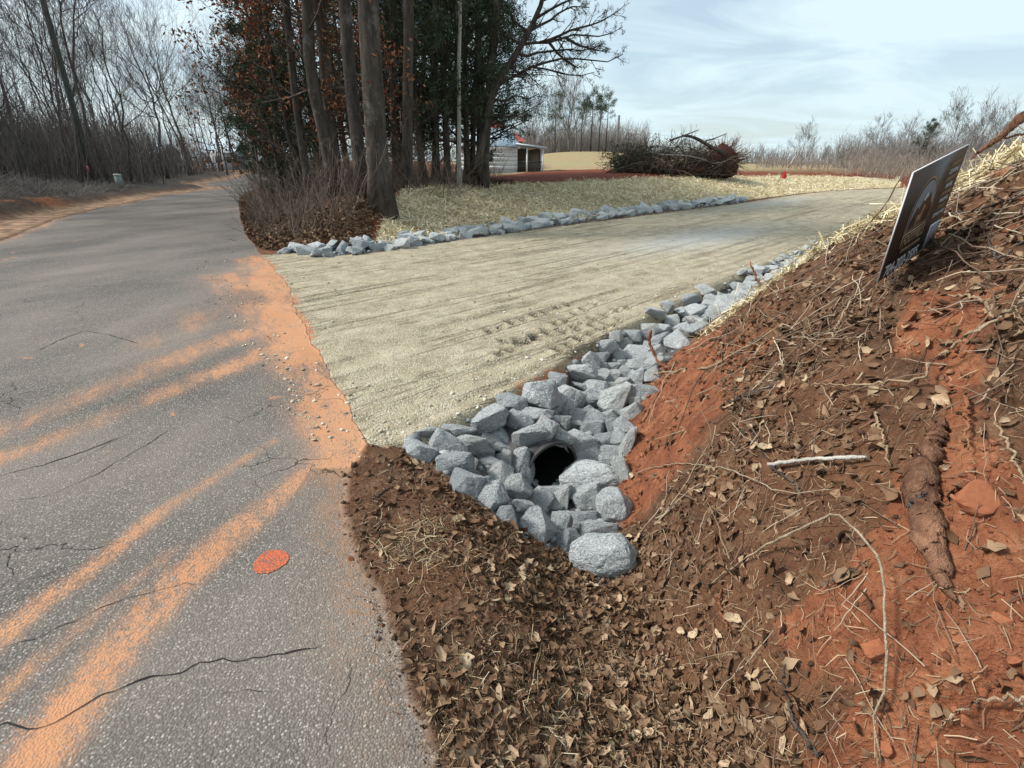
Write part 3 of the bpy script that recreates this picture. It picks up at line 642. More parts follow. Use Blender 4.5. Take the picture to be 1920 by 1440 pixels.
prof = [(0, RO-.012), (-.002, RO), (.12, RO)] + [(.12+.03*i, RO + (.008 if i % 2 else -.002)) for i in range(1, 190)]
Vp, Qp = lathe_pipe(axis, PIPE_C, prof)
link('pipe_wall', mesh_np('pipe_wall', Vp, Qp, PIPEM, True), pipe)
Vp, Qp = lathe_pipe(axis, PIPE_C, [(-.004, RO-.013), (-.006, RO+.004), (.028, RO+.006), (.03, RO-.013)])
link('rim', mesh_np('pipe_rim', Vp, Qp, PIPEM, True), pipe)
# a skin of silt on the floor of the pipe
# ------------------------------------------------------------------ trees
def bark(name, a, b, sc=9, c=None):
    m = Mat(name); v = m.mapv((1, 1, .22))
    n = m.noise(sc, 5, .7, src=v); col = m.ramp(n, (.35, a), (.65, b))
    if c: col = m.mix(m.ramp(m.noise(2.3, 4, .7), (.55, 0.0), (.68, .8)), col, c)
    m.bump(n, .05, .8); return m.done(col, .95, .1)
BK_GREY = bark('bark_grey', (.036,.030,.026), (.092,.078,.067), 9, (.165,.152,.135))
BK_DARK = bark('bark_dark', (.035,.028,.024), (.10,.085,.075))
BK_WOOD = bark('bark_woods', (.062,.054,.050), (.145,.128,.118))
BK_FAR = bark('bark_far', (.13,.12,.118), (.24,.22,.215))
BK_PALE = bark('bark_pale', (.28,.26,.23), (.45,.43,.39))
BK_RED = bark('root_clay', (.13,.055,.03), (.30,.13,.07), 20, (.36,.22,.13))
def unit(a): return a/(np.linalg.norm(a, axis=-1, keepdims=True)+1e-9)
def branches(rg, P, R, per, t0, t1, lf, ang, up, N=5, rf=.55, wob=.12, lmin=.0, plen=None, taper=.25):
    """children of every polyline P (M,N0,3)"""
    M, N0, _ = P.shape
    t = np.sort(rg.uniform(t0, t1, (M, per)), 1)*(N0-1); i = np.minimum(t.astype(int), N0-2); f = (t-i)[..., None]
    ar = np.arange(M)[:, None]; A = P[ar, i]; B = P[ar, i+1]; S0 = A+(B-A)*f; T = unit(B-A)
    r = (R[ar, i]*(1-f[..., 0]) + R[ar, i+1]*f[..., 0])
    L = np.linalg.norm(P[:, 1:]-P[:, :-1], axis=2).sum(1) if plen is None else np.full(M, plen)
    Lc = np.maximum(L[:, None]*lf*(1.05-.6*(t/(N0-1)))*rg.uniform(.6, 1.25, (M, per)), lmin)
    rnd = unit(rg.normal(size=T.shape)); perp = unit(rnd - (rnd*T).sum(-1, keepdims=True)*T)
    a = np.radians(rg.normal(ang, ang*.22, (M, per)))[..., None]
    D = unit(T*np.cos(a) + perp*np.sin(a)); s = np.linspace(0, 1, N)[None, None, :, None]
    Q = S0[:, :, None] + D[:, :, None]*s*Lc[..., None, None] + np.array([0, 0, 1.])*(s**2)*(Lc*up)[..., None, None]
    w = rg.normal(size=(M, per, N, 3))*wob*Lc[..., None, None]*np.minimum(s*2.2, 1)*.35
    Q = Q+np.cumsum(w, 2)*.5
    rc = (r*rf)[..., None]*(1-(1-taper)*np.linspace(0, 1, N))
    return Q.reshape(-1, N, 3), rc.reshape(-1, N)
def trunk_line(rg, h, r0, lean=(0, 0), N=14, wob=.02, r1=.2):
    s = np.linspace(0, 1, N); P = np.stack([lean[0]*s*h, lean[1]*s*h, s*h], 1)
    w = np.cumsum(rg.normal(size=(N, 3))*[wob*h, wob*h, 0], 0)*.35; w -= w[0]; P += w
    R = r0*((1-(1-r1)*s)); R[0] *= 1.35; return P[None], R[None]
def leaf_cards(rg, centers, size, spread, n_per, tintm=.5, flat=0.0, asp=.5):
    n = len(centers)*n_per; c = np.repeat(centers, n_per, 0)+rg.normal(size=(n, 3))*spread
    a = unit(rg.normal(size=(n, 3))*[1, 1, 1-flat]); b = unit(np.cross(a, rg.normal(size=(n, 3))))
    L = size*rg.uniform(.6, 1.3, (n, 1)); W = L*asp
    V = np.stack([c-a*L/2, c+b*W/2, c+a*L/2, c-b*W/2], 1)
    return V.reshape(-1, 3), np.arange(4*n).reshape(-1, 4), np.repeat(np.clip(rg.normal(tintm, .25, n), 0, 1), 4)
LEAF_OAK = tinted('oak_leaves', (.07,.026,.016), (.19,.070,.034), (.36,.18,.09))
NEEDLE = tinted('evergreen_needles', (.016,.028,.018), (.045,.068,.036), (.085,.11,.05))
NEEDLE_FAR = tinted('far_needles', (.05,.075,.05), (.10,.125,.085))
def deciduous(seed, h=13, r0=.14, t0=.28, per=11, mat=None, twig=.006, fork=True, n3=6, n4=3, up=.35):
    rg = np.random.default_rng(seed); P0, R0 = trunk_line(rg, h, r0, rg.uniform(-.09, .09, 2), r1=.12, wob=.034)
    P1, R1 = branches(rg, P0, R0, per, t0, .97, .42, 46, up, 8, .55, .26)
    P2, R2 = branches(rg, P1, R1, 6, .18, .98, .55, 38, up*.9, 5, .6, .18)
    P3, R3 = branches(rg, P2, R2, n3, .15, 1, .62, 36, .25, 4, .65, .2)
    g = Geo()
    for P, R, sd_ in ((P1, R1, 5), (P2, R2, 4), (P3, R3, 3)):
        g.add(*tube_np(P, np.maximum(R, twig), sd_))
    if n4:
        P4, R4 = branches(rg, P3, R3, n4, .2, 1, .7, 34, .15, 3, .7, .2); g.add(*tube_np(P4, np.maximum(R4, twig*.8), 3))
    gt = Geo(); gt.add(*tube_np(P0, R0, 10)); return gt.mesh('trunk', mat, True), g.mesh('branches', mat, True)
def tree(name, meshes, loc, label, group, rz=0, sc=1, lean=(0, 0), names=('trunk', 'branches'), cat='tree', kinds=None):
    o = thing(name, label, cat, group, None, loc); o.rotation_euler = (lean[1], lean[0], rz); o.scale = (sc, sc, sc)
    for nm, me in zip(names, meshes): link(nm, me, o)
    return o
WOODS = [deciduous(700+i, 9.5+i % 4, .085+.02*(i % 3), .30+.06*(i % 3), 8, BK_WOOD, .006, n3=4, n4=2, up=.55) for i in range(7)]
rg = np.random.default_rng(77)
spots = []
def woods_ok(x, y): return sd(np.array([x]), np.array([y]), WEST)[0]
# the wood beyond the road: nearest first
near_w = [(-18.0,17.5),(-19.5,15.5),(-22,18.2),(-20.8,20.6),(-23.5,23),(-26,20),(-21.5,26.5),(-27,26),(-24.5,30),(-29.5,31),(-25.5,35.5),(-31,24),(-26.5,41),(-33,36)]
for x, y in near_w: spots.append((x, y, 1))
tries = 0
while len(spots) < 100 and tries < 6000:
    tries += 1
    a = rad(rg.uniform(-58, -17.5)); r = 21+64*rg.random()**1.2; x, y = r*math.sin(a), r*math.cos(a)
    w = woods_ok(x, y)
    if w < 3.2 or any((x-p)**2+(y-q)**2 < (1.5+r*.022)**2 for p, q, _ in spots): continue
    spots.append((x, y, 0))
while len(spots) < 132:
    a = rad(rg.uniform(-30, -20)); r = rg.uniform(62, 95); x, y = r*math.sin(a), r*math.cos(a)
    spots.append((x, y, 2))
labs_w = ['straight grey bare tree at the front of the wood, next to the leaning pole','thick dark bare tree at the left end of the wood above the red cut','forked bare tree leaning right over the brushy bank','slender bare tree just left of the leaning pole','dark crooked bare tree behind the leaning pole','bare tree with low spreading limbs behind the brushy bank','thin bare tree to the right of the leaning pole','tall bare tree with a rounded crown above the utility cabinet','bare tree standing behind the small green cabinet','pale grey bare tree rising behind the cabinet','slim bare tree near the bend of the road','leaning bare tree at the far left behind the brush','bare tree at the roadside where the road bends away','tall bare tree with the highest crown over the bend']
for k, (x, y, kind) in enumerate(spots):
    r = math.hypot(x, y); z = gz(x, y, False)
    sc = rg.uniform(.75, 1.15)*(1.12 if kind == 1 else 1)
    ln = (rg.normal(0, .06), rg.normal(0, .05)); bu = proj((x, y, z))[0]
    side = 'at the far left of the wood' if bu < 40 else 'above the brushy bank' if bu < 110 else 'just left of the leaning pole' if bu < 165 else 'just right of the leaning pole' if bu < 215 else 'above the green cabinet' if bu < 265 else 'right of the green cabinet' if bu < 320 else 'left of the road bend' if bu < 380 else 'over the road bend' if bu < 430 else 'beside the far road by the grove'
    dep = 'front row' if r < 32 else 'second row' if r < 45 else 'middle distance' if r < 62 else 'far back'
    tip = 'leaning left' if ln[0] < -.035 else 'leaning right' if ln[0] > .035 else 'upright'
    lab = labs_w[k] if k < len(labs_w) else f"{'tall' if sc > .98 else 'shorter'} bare tree {side}, {dep}, {tip}"
    tree('bare_tree', WOODS[int(rg.integers(7))], (x, y, z-.1), lab, 'bare trees of the wood left of the road', rg.uniform(0, 6.28), sc*(.86+.0015*r), ln)
# thicket of thin stems filling the wood
def stems(n, fx, hmin, hmax, rmin, rmax, seed, mat, name, label, side=3, tw=3, lean=.12, N=4, tintr=None):
    r3 = np.random.default_rng(seed); x, y = fx(r3, n); n = len(x); z = ground_z(x, y, False)
    h = r3.uniform(hmin, hmax, n); s = np.linspace(0, 1, N)[None, :, None]
    dirn = np.concatenate([r3.normal(0, lean, (n, 2)), np.ones((n, 1))], 1)
    P = np.stack([x, y, z-.03], 1)[:, None]+dirn[:, None]*h[:, None, None]*s
    P += np.cumsum(r3.normal(size=(n, N, 3))*[.035, .035, 0], 1)*h[:, None, None]*np.minimum(s*3, 1)
    R = r3.uniform(rmin, rmax, n)[:, None]*(1-.75*s[..., 0])
    g = Geo(); Vv, Fq = tube_np(P, R, side); g.add(Vv, Fq, np.repeat(r3.random(n), N*side))
    if tw:
        P2, R2 = branches(r3, P, R, tw, .25, 1, .42, 42, .2, 3, .7, .2); Vv, Fq = tube_np(P2, np.maximum(R2, rmin*.5), 3); g.add(Vv, Fq, np.repeat(r3.random(len(P2)), 9))
    return link(name, g.mesh(name, mat), None, kind='stuff', label=label)
BRUSHM = tinted('brush_grey', (.060,.052,.050), (.125,.110,.104), (.22,.195,.18))
BRUSHB = tinted('brush_brown', (.065,.046,.036), (.145,.110,.088), (.27,.22,.18))
def fx_w(r3, n):
    a = np.radians(r3.uniform(-60, -17.2, n)); r = 17.5+62*r3.random(n)**1.3; x, y = r*np.sin(a), r*np.cos(a)
    k = sd(x, y, WEST) > 5.0 + 1.8*r3.random(n) - 1.6*sm((y-20)/6); return x[k], y[k]
stems(11000, fx_w, .9, 3.6, .008, .020, 41, BRUSHM, 'woodland_undergrowth', 'dense grey thicket of saplings filling the wood left of the road', 3, 4, .2)
def fx_w3(r3, n):
    a = np.radians(r3.uniform(-58, -18, n)); r = 38+52*r3.random(n); x, y = r*np.sin(a), r*np.cos(a); k = sd(x, y, WEST) > 3.0; return x[k], y[k]
stems(7000, fx_w3, 2.0, 5.0, .016, .034, 44, BRUSHM, 'far_undergrowth', 'grey mass of saplings deeper in the wood', 3, 3, .10)
def fx_w2(r3, n):
    a = np.radians(r3.uniform(-62, -19, n)); r = 12.5+22*r3.random(n); x, y = r*np.sin(a), r*np.cos(a); w = sd(x, y, WEST)
    k = (w > 2.0) & (w < 6.5+2*r3.random(n)); return x[k], y[k]
stems(15000, fx_w2, .15, .5, .005, .011, 42, tinted('bank_twigs', (.10,.088,.080), (.23,.205,.19), (.40,.37,.34)), 'bank_brush', 'low grey dead brush and vines covering the left bank', 3, 3, 1.3, 3)

# ---- the grove between road and straw slope
def at_base(u, v, default=13): return hit(u, v, False, default)[0]
def big_trunk(pts, r_px, base_t, H, seed, mat, per=10, t0=.5, oak=0, twig=.006, n4=2):
    """trunk following picture-measured points; pts [(u,v)...] from the base up, all near distance base_t"""
    rg = np.random.default_rng(seed); _r0 = ray(*pts[0]); P = [np.array([_r0[0]/_r0[1]*base_t, base_t, gz(_r0[0]/_r0[1]*base_t, base_t, False)])]; t = None
    # depth at the base: carry the same distance forward (y) upward
    y0 = P[0][1]
    for (u, v) in pts[1:]:
        r = ray(u, v); P.append(np.array([r[0]*y0/r[1], y0, CAMH+r[2]*y0/r[1]]))
    d = unit(P[-1]-P[-2]); d[2] = max(d[2], .85); d = unit(d)
    while P[-1][2] < H: P.append(P[-1]+d*1.6+rg.normal(size=3)*[.05, .05, 0])
    P = np.array(P); L = np.concatenate([[0], np.cumsum(np.linalg.norm(np.diff(P, axis=0), axis=1))])
    s = np.linspace(0, L[-1], 22); Q = np.stack([np.interp(s, L, P[:, i]) for i in range(3)], 1)
    Q[:, 1] += np.linspace(0, 1, 22)*.02
    r0 = r_px/F*y0/1.05; R = r0*(1-.72*s/L[-1]); R[0] *= 1.55; R[1] *= 1.06; Q[0, 2] -= .25
    base = Q[0].copy(); Q -= base; P1, R1 = branches(rg, Q[None], R[None], per, t0, .97, .17 if oak else .30, 78 if oak else 50, .02 if oak else .22, 7, .25 if oak else .42, .2)
    P2, R2 = branches(rg, P1, R1, 6, .15, 1, .5, 40, .15, 5, .6, .2); P3, R3 = branches(rg, P2, R2, 6, .15, 1, .6, 38, .1, 4, .65, .2)
    g = Geo(); [g.add(*tube_np(a, np.maximum(b, twig), c)) for a, b, c in ((P1, R1, 5), (P2, R2, 4), (P3, R3, 3))]
    gt = Geo(); V_, Q_ = tube_np(Q, R, 16)
    gt.add(V_, Q_)
    return gt.mesh('trunk', mat, True), g.mesh('branches', mat, True), base, P3
GR = 'trees of the grove between the road and the straw slope'
GROVE = [
 ([(716,380),(708,300),(700,180),(694,80),(690,0)], 20, 12.0, 17, BK_GREY, 'thickest trunk of the grove, grey with pale flecks, at the red cut', .55, 0, 'hardwood_tree'),
 ([(680,358),(672,280),(660,180),(652,90),(646,0)], 12, 12.6, 15, BK_GREY, 'grey trunk just left of the thickest trunk in the grove', .5, 1, 'oak_tree'),
 ([(625,345),(612,270),(592,190),(580,110),(576,0)], 11, 12.9, 15, BK_GREY, 'curving grey trunk bending left, third from the right of the front trunks', .5, 1, 'oak_tree'),
 ([(578,340),(566,270),(553,180),(545,100),(536,0)], 7, 13.8, 13, BK_GREY, 'slim grey trunk at the left side of the grove', .45, 1, 'oak_tree'),
 ([(634,338),(622,260),(612,170),(604,80),(596,0)], 9, 14, 13, BK_DARK, 'dark trunk behind the curving grey trunk', .4, 0, 'hardwood_tree'),
 ([(762,345),(764,250),(765,150),(766,60),(766,0)], 10, 15, 16, BK_DARK, 'straight dark trunk right of the thickest trunk', .3, 0, 'hardwood_tree'),
 ([(742,338),(738,240),(737,150),(735,60),(734,0)], 6, 17, 13, BK_DARK, 'thin dark trunk close behind the thickest trunk', .3, 0, 'hardwood_tree'),
 ([(860,331),(861,250),(860,120),(862,60),(863,0)], 4, 17, 11, BK_PALE, 'slender pale trunk with one side limb in front of the evergreens', .45, 0, 'hardwood_tree'),
 ([(905,328),(912,250),(918,160),(926,70),(932,0)], 8, 18, 16, BK_GREY, 'grey trunk at the right end of the grove beside the pine', .6, 0, 'hardwood_tree'),
 ([(820,334),(818,250),(816,120),(815,0)], 5, 18, 13, BK_DARK, 'thin dark trunk half way along the evergreens', .3, 0, 'hardwood_tree'),
 ([(885,331),(888,220),(893,120),(897,0)], 5, 20, 13, BK_DARK, 'thin dark trunk just left of the grey end trunk', .3, 0, 'hardwood_tree'),
 ([(530,352),(520,260),(512,170),(500,60),(495,0)], 6, 17, 12, BK_DARK, 'dark trunk half hidden in the cedar by the road', .3, 0, 'hardwood_tree'),
 ([(508,352),(498,270),(492,200),(487,100)], 5, 22, 11, BK_DARK, 'thin dark trunk at the road side of the cedar', .3, 0, 'hardwood_tree'),
 ([(790,338),(792,220),(795,100),(797,0)], 5, 20, 13, BK_DARK, 'thin dark trunk left of the dark evergreens', .3, 0, 'hardwood_tree'),
]
for k, (pts, rp, bt, H, mat, lab, t0, oak, nm) in enumerate(GROVE):
    a, b, base, tips = big_trunk(pts, rp, bt, H, 900+k, mat, 30 if oak else 9, .10 if oak else t0, oak)
    o = thing(nm, lab, 'tree', GR, None, base); link('trunk', a, o); link('branches', b, o)
    if oak:
        rg = np.random.default_rng(50+k); c = tips[:, -1]; c = c[rg.random(len(c)) < .75]
        c = np.concatenate([c, tips[rg.random(len(tips)) < .4][:, 2]])
        g = Geo(); g.add(*leaf_cards(rg, c, .10, .12, 4, .5, 0, .45)); link('leaves', g.mesh('leaves', LEAF_OAK), o)

def young_oak(seed, h):
    rg = np.random.default_rng(seed); P0, R0 = trunk_line(rg, h, .05, (0, 0), 12, .02, .15)
    P1, R1 = branches(rg, P0, R0, 22, .15, .97, .34, 68, .1, 6, .45, .2); P2, R2 = branches(rg, P1, R1, 6, .2, 1, .5, 45, .05, 4, .6, .2)
    g = Geo(); g.add(*tube_np(P1, np.maximum(R1, .006), 4)); g.add(*tube_np(P2, np.maximum(R2, .004), 3)); c = np.concatenate([P2[:, -1], P2[:, 2]]); c = c[rg.random(len(c)) < .8]
    gl = Geo(); gl.add(*leaf_cards(rg, c, .11, .12, 6, .45, 0, .45)); gt = Geo(); gt.add(*tube_np(P0, R0, 8)); return gt.mesh('trunk', BK_GREY, True), g.mesh('branches', BK_GREY), gl.mesh('leaves', LEAF_OAK)
YO = [young_oak(1250+i, 6.5) for i in range(2)]
for k, (u, d, s, lab) in enumerate([(560, 14.2, 1.0, 'young oak keeping its rusty leaves at the left front of the grove'), (505, 18.0, 1.15, 'young oak with rusty leaves hanging over the road'), (610, 15.5, 1.1, 'young oak with brown leaves between the curving trunks'), (672, 15, .95, 'young oak with thin brown leaves behind the front trunks')]):
    r = ray(u, 340); x = r[0]/r[1]*d; tree('young_oak_tree', YO[k % 2], (x, d, gz(x, d, False)-.1), lab, GR, 2.1*k, s, (-.04, 0), ('trunk', 'branches', 'leaves'))
def evergreen(seed, h, r0, z0, reach, mat, nmat, card, n_per, dens=34, asp=.18, droop=-.05, keep=1.0, spread=.09):
    rg = np.random.default_rng(seed); P0, R0 = trunk_line(rg, h, r0, (0, 0), 12, .006, .1)
    P1, R1 = branches(rg, P0, R0, dens, z0/h, .98, reach/h, 72, droop, 6, .38, .10)
    P2, R2 = branches(rg, P1, R1, 7, .2, 1, .42, 45, .05, 4, .6, .12)
    P3, R3 = branches(rg, P2, R2, 4, .2, 1, .55, 42, .05, 3, .7, .12)
    g = Geo(); g.add(*tube_np(P1, np.maximum(R1, .006), 4)); g.add(*tube_np(P2, np.maximum(R2, .005), 3)); g.add(*tube_np(P3, np.maximum(R3, .004), 3))
    c = np.concatenate([P3[:, -1], P3[:, 1], P2[:, -1]]); c = c[rg.random(len(c)) < keep]
    gl = Geo(); gl.add(*leaf_cards(rg, c, card, spread, n_per, .45, 0, asp))
    gt = Geo(); gt.add(*tube_np(P0, R0, 8)); return gt.mesh('trunk', mat, True), g.mesh('branches', mat), gl.mesh('foliage', nmat)
EV = [evergreen(1200+i, 11, .14, .7+.4*i, 3.4, BK_DARK, NEEDLE, .17, 4, 44) for i in range(3)]
CED = [evergreen(1300+i, 6.5, .1, .25, 1.9, BK_DARK, NEEDLE, .11, 6, 46, .22, .25, spread=.08) for i in range(2)]
ev_pos = [(750,335,18.5),(795,333,17.5),(838,333,18),(875,330,19),(900,328,20.5),(912,325,22.5),(765,335,22),(815,333,23),(860,330,24),(700,338,20),(655,338,21),(905,322,27),(600,338,22),(560,345,24),(770,335,25),(820,333,27),(720,335,26),(880,330,29),(640,338,25)]
evl = ['dark evergreen behind the thickest trunk','dark evergreen at the back of the grove, left of its middle','dark evergreen behind the slender pale trunk','dense dark evergreen left of the grey end trunk','dark evergreen behind the grey end trunk','rightmost dark evergreen of the grove, next to the white shed','dark evergreen in the second row behind the thickest trunk','dark evergreen in the second row of the grove','dark evergreen at the back, behind the pale trunk','shaded evergreen behind the two grey front trunks','shaded evergreen behind the curving trunk','distant dark evergreen just above the shed roof','dark evergreen behind the oaks','dark evergreen behind the slim left trunk','third row evergreen behind the straight dark trunk','third row evergreen at the middle of the grove','third row evergreen behind the thickest trunk','furthest evergreen left of the shed','third row evergreen behind the curving trunk']
rg = np.random.default_rng(8)
for k, (u, v, d) in enumerate(ev_pos):
    x = (u-960)/F*d*.98; r = ray(u, v); y = d; x = r[0]/r[1]*y; z = gz(x, y, False)
    tree('evergreen_tree', EV[k % 3], (x, y, z-.1), evl[k], GR, rg.uniform(0, 6.28), rg.uniform(.8, 1.05), (rg.normal(0, .02), rg.normal(0, .02)), ('trunk', 'branches', 'foliage'))
for k, (u, d, s, lab) in enumerate([(478,19.5,.72,'green cedar leaning over the road edge at the left of the grove'),(500,15.8,.72,'green cedar by the road in front of the thin dark trunks'),(505,23,.95,'taller cedar further down the road edge'),(540,14.9,.60,'small cedar among the brown oak leaves'),(470,27,.8,'small cedar at the far road edge')]):
    r = ray(u, 340); y = d; x = r[0]/r[1]*y; tree('cedar_tree', CED[k % 2], (x+.5, y, gz(x+.5, y, False)-.1), lab, GR, rg.uniform(0, 6.28), s, (-.10, 0), ('trunk', 'branches', 'foliage'))

# ---- the leaning pine at the right end: limbs as seen against the sky
def limb(pts, y, n=9):
    P = []
    for q in pts:
        u, v = q[:2]; yy = y + (q[2] if len(q) > 2 else 0); r = ray(u, v); P.append([r[0]/r[1]*yy, yy, CAMH+r[2]/r[1]*yy])
    P = np.array(P); L = np.concatenate([[0], np.cumsum(np.linalg.norm(np.diff(P, axis=0), axis=1))]); s = np.linspace(0, L[-1], n)
    return np.stack([np.interp(s, L, P[:, i]) for i in range(3)], 1)
rg = np.random.default_rng(64); Y0 = 17.5
pine = thing('pine_tree', 'leaning pine reaching long tufted limbs over the clearing at the right end of the grove', 'tree', GR, None, (0, 0, 0))
tk = limb([(893,330),(905,262),(921,185),(937,150),(955,122),(968,100),(978,85),(991,60),(1004,35),(1018,0),(1030,-60),(1036,-140)], Y0, 16)
gt = Geo(); gt.add(*tube_np(tk[None], (np.linspace(.15, .04, 16))[None], 10)); link('trunk', gt.mesh('trunk', BK_DARK, True), pine)
LIMBS = [[(955,122),(968,140),(990,128),(1020,118),(1060,108),(1100,112),(1140,116),(1168,102)],
 [(930,165),(950,150),(975,138),(995,126),(1030,130),(1060,140),(1090,142),(1115,135)],
 [(978,84),(1000,80),(1030,80),(1060,70),(1085,62),(1110,70),(1140,66),(1168,50)],
 [(1012,80),(1040,72),(1066,58),(1095,50),(1120,44),(1145,30),(1166,15)],
 [(991,60),(1010,48),(1030,40),(1050,22),(1075,12),(1105,14)],
 [(968,100),(985,106),(1010,98),(1035,96),(1065,92),(1095,96),(1128,84)],
 [(1004,35),(1025,22),(1050,8),(1080,-5),(1110,-20)],
 [(1018,0),(1045,-12),(1080,-30),(1130,-38)],
 [(921,185),(945,190),(970,178),(990,186),(1010,176)],
 [(915,215),(940,222),(965,215),(985,222)],
 [(978,85),(955,70),(930,62),(905,40)], [(991,60),(970,45),(950,20),(930,5)], [(937,150),(915,140),(895,120)],
 [(1030,80),(1045,100),(1065,116),(1085,128)], [(1060,70),(1082,84),(1110,92),(1138,98)]]
PP = np.stack([limb([(q[0], q[1], (i % 3-1)*.15*j) for j, q in enumerate(l)], Y0, 9) for i, l in enumerate(LIMBS)])
PR = np.tile(np.linspace(.045, .010, 9), (len(LIMBS), 1))
B2, R2_ = branches(rg, PP, PR, 14, .15, 1, .24, 48, .05, 5, .6, .14); B3, R3_ = branches(rg, B2, R2_, 4, .2, 1, .55, 42, .1, 3, .7, .14)
g = Geo(); g.add(*tube_np(PP, PR, 6)); g.add(*tube_np(B2, np.maximum(R2_, .007), 4)); g.add(*tube_np(B3, np.maximum(R3_, .005), 3)); link('branches', g.mesh('branches', BK_DARK), pine)
c = np.concatenate([B3[:, -1], B2[:, -1]]); c = c[rg.random(len(c)) < .62]
gl = Geo(); gl.add(*leaf_cards(rg, c, .12, .035, 7, .3, 0, .10)); link('needles', gl.mesh('needles', NEEDLE), pine)

# ---- undergrowth of the grove
def pix_region(u0, u1, v0, v1):
    def f(r3, n):
        u = r3.uniform(u0, u1, n); v = r3.uniform(v0, v1, n); x = []; y = []
        for a, b in zip(u, v):
            p, t = hit(a, b, False, 0)
            if t: x.append(p.x); y.append(p.y)
        return np.array(x), np.array(y)
    return f
GPOLY = [(-3.15,10.3),(-4.4,10.1),(-5.6,11.0),(-6.6,12.6),(-8.3,16),(-11.5,22.5),(-14.5,30),(-11,31),(-6,27),(-1.0,22),(-.2,19.5),(-1.2,16.2),(-2.2,14.2),(-2.9,12.9),(-3.1,11.6)]
def fx_g(front=False):
    def f(r3, n):
        x = r3.uniform(-15, 0, n*3); y = r3.uniform(9.8, 31, n*3); d = sd(x, y, GPOLY); k = d > (.15 if not front else .05)
        k &= r3.random(n*3) < (11/np.hypot(x, y))**1.5
        x, y = x[k][:n], y[k][:n]; return x, y
    return f
stems(2300, fx_g(), .3, 1.5, .005, .011, 51, BRUSHB, 'grove_undergrowth', 'tangled brown saplings and vines under the grove', 3, 6, .42, 6)
stems(5200, fx_g(), .15, .55, .003, .007, 52, BRUSHB, 'grove_ground_brush', 'low brown brush and briars on the mound under the grove', 3, 4, .8, 3)
# ------------------------------------------------------------------ leaves, straw, crumbs and sticks
LEAFM = tinted('dry_leaf', (.085,.042,.022), (.235,.145,.085), (.50,.38,.25), .85, nz=40)
LEAFO = Mat('dry_leaf_single'); _r = LEAFO.n('ShaderNodeObjectInfo').outputs['Random']
_c = LEAFO.ramp(_r, (0, (.13,.075,.045)), (.4, (.27,.18,.11)), (.75, (.42,.32,.21)), (1, (.58,.49,.35)))
_c = LEAFO.mix(LEAFO.ramp(LEAFO.noise(5, 4, .6), (.45, 0.0), (.7, .6)), _c, (.12,.07,.04)); LEAFO = LEAFO.done(_c, .8)
STRAWM = tinted('straw', (.32,.255,.13), (.58,.50,.31), (.80,.73,.53), .7)
NEEDM = tinted('needle_litter', (.075,.042,.024), (.21,.135,.080), (.42,.32,.21), .8)
CRUMB = tinted('soil_crumbs', (.050,.027,.016), (.115,.060,.036), (.20,.12,.075), .95, nz=30)
CLOD = tinted('clay_crumbs', (.12,.046,.025), (.235,.090,.045), (.36,.17,.095), .95, nz=30)
GRAVS = tinted('gravel_bits', (.20,.17,.12), (.44,.40,.31), (.66,.64,.57), .9)
def normals(x, y):
    e = .02; z = ground_z(x, y); zx = ground_z(x+e, y); zy = ground_z(x, y+e)
    return z, unit(np.stack([-(zx-z)/e, -(zy-z)/e, np.ones(len(x))], 1))
def leaf_grid(rg, n, nu=5, lobes=True):
    s = np.linspace(0, 1, nu); wid = np.sin(np.pi*np.clip(s*.93+.05, 0, 1))**.8
    w = wid[None]*(1 + (.26*np.sin(s[None]*rg.uniform(9, 17, (n, 1))+rg.uniform(0, 6, (n, 1))) if lobes else 0)); w = np.clip(w, .04, 1.3)
    w[:, 0] = .03; w[:, -1] = .03
    cu = rg.uniform(-.9, 1.5, (n, 1)); fold = rg.uniform(-.2, .9, (n, 1))
    V = np.zeros((n, nu, 3, 3)); asp = rg.uniform(.35, .62, (n, 1))
    for k, sgn in enumerate((-1, 0, 1)):
        V[:, :, k, 0] = s[None]-.5; V[:, :, k, 1] = sgn*w*asp*.5; V[:, :, k, 2] = cu*(s[None]-.5)**2 + fold*abs(sgn)*w*asp*.5 + rg.normal(0, .04, (n, nu))
    V[:, :, :, 1] += (rg.normal(0, .35, (n, 1))*(s[None]-.5)**2)[:, :, None]
    F_ = np.array([(i*3+j, i*3+j+1, (i+1)*3+j+1, (i+1)*3+j) for i in range(nu-1) for j in range(2)])
    return V.reshape(n, nu*3, 3), F_
def orient(rg, V, x, y, z, nrm, size, tilt=.35, lift=.0):
    n = len(x); nn = unit(nrm + rg.normal(size=(n, 3))*tilt); a = unit(np.cross(nn, rg.normal(size=(n, 3)))); b = np.cross(nn, a)
    W = V[..., 0:1]*a[:, None] + V[..., 1:2]*b[:, None] + V[..., 2:3]*nn[:, None]
    return W*size[:, None, None] + (np.stack([x, y, z], 1)+nrm*lift*size[:, None])[:, None]
def polar(rg, n, r0, r1, a0=-30, a1=63, pw=1.0):
    a = np.radians(rg.uniform(a0, a1, n)); r = r0*(r1/r0)**(rg.random(n)**pw); return r*np.sin(a), r*np.cos(a)
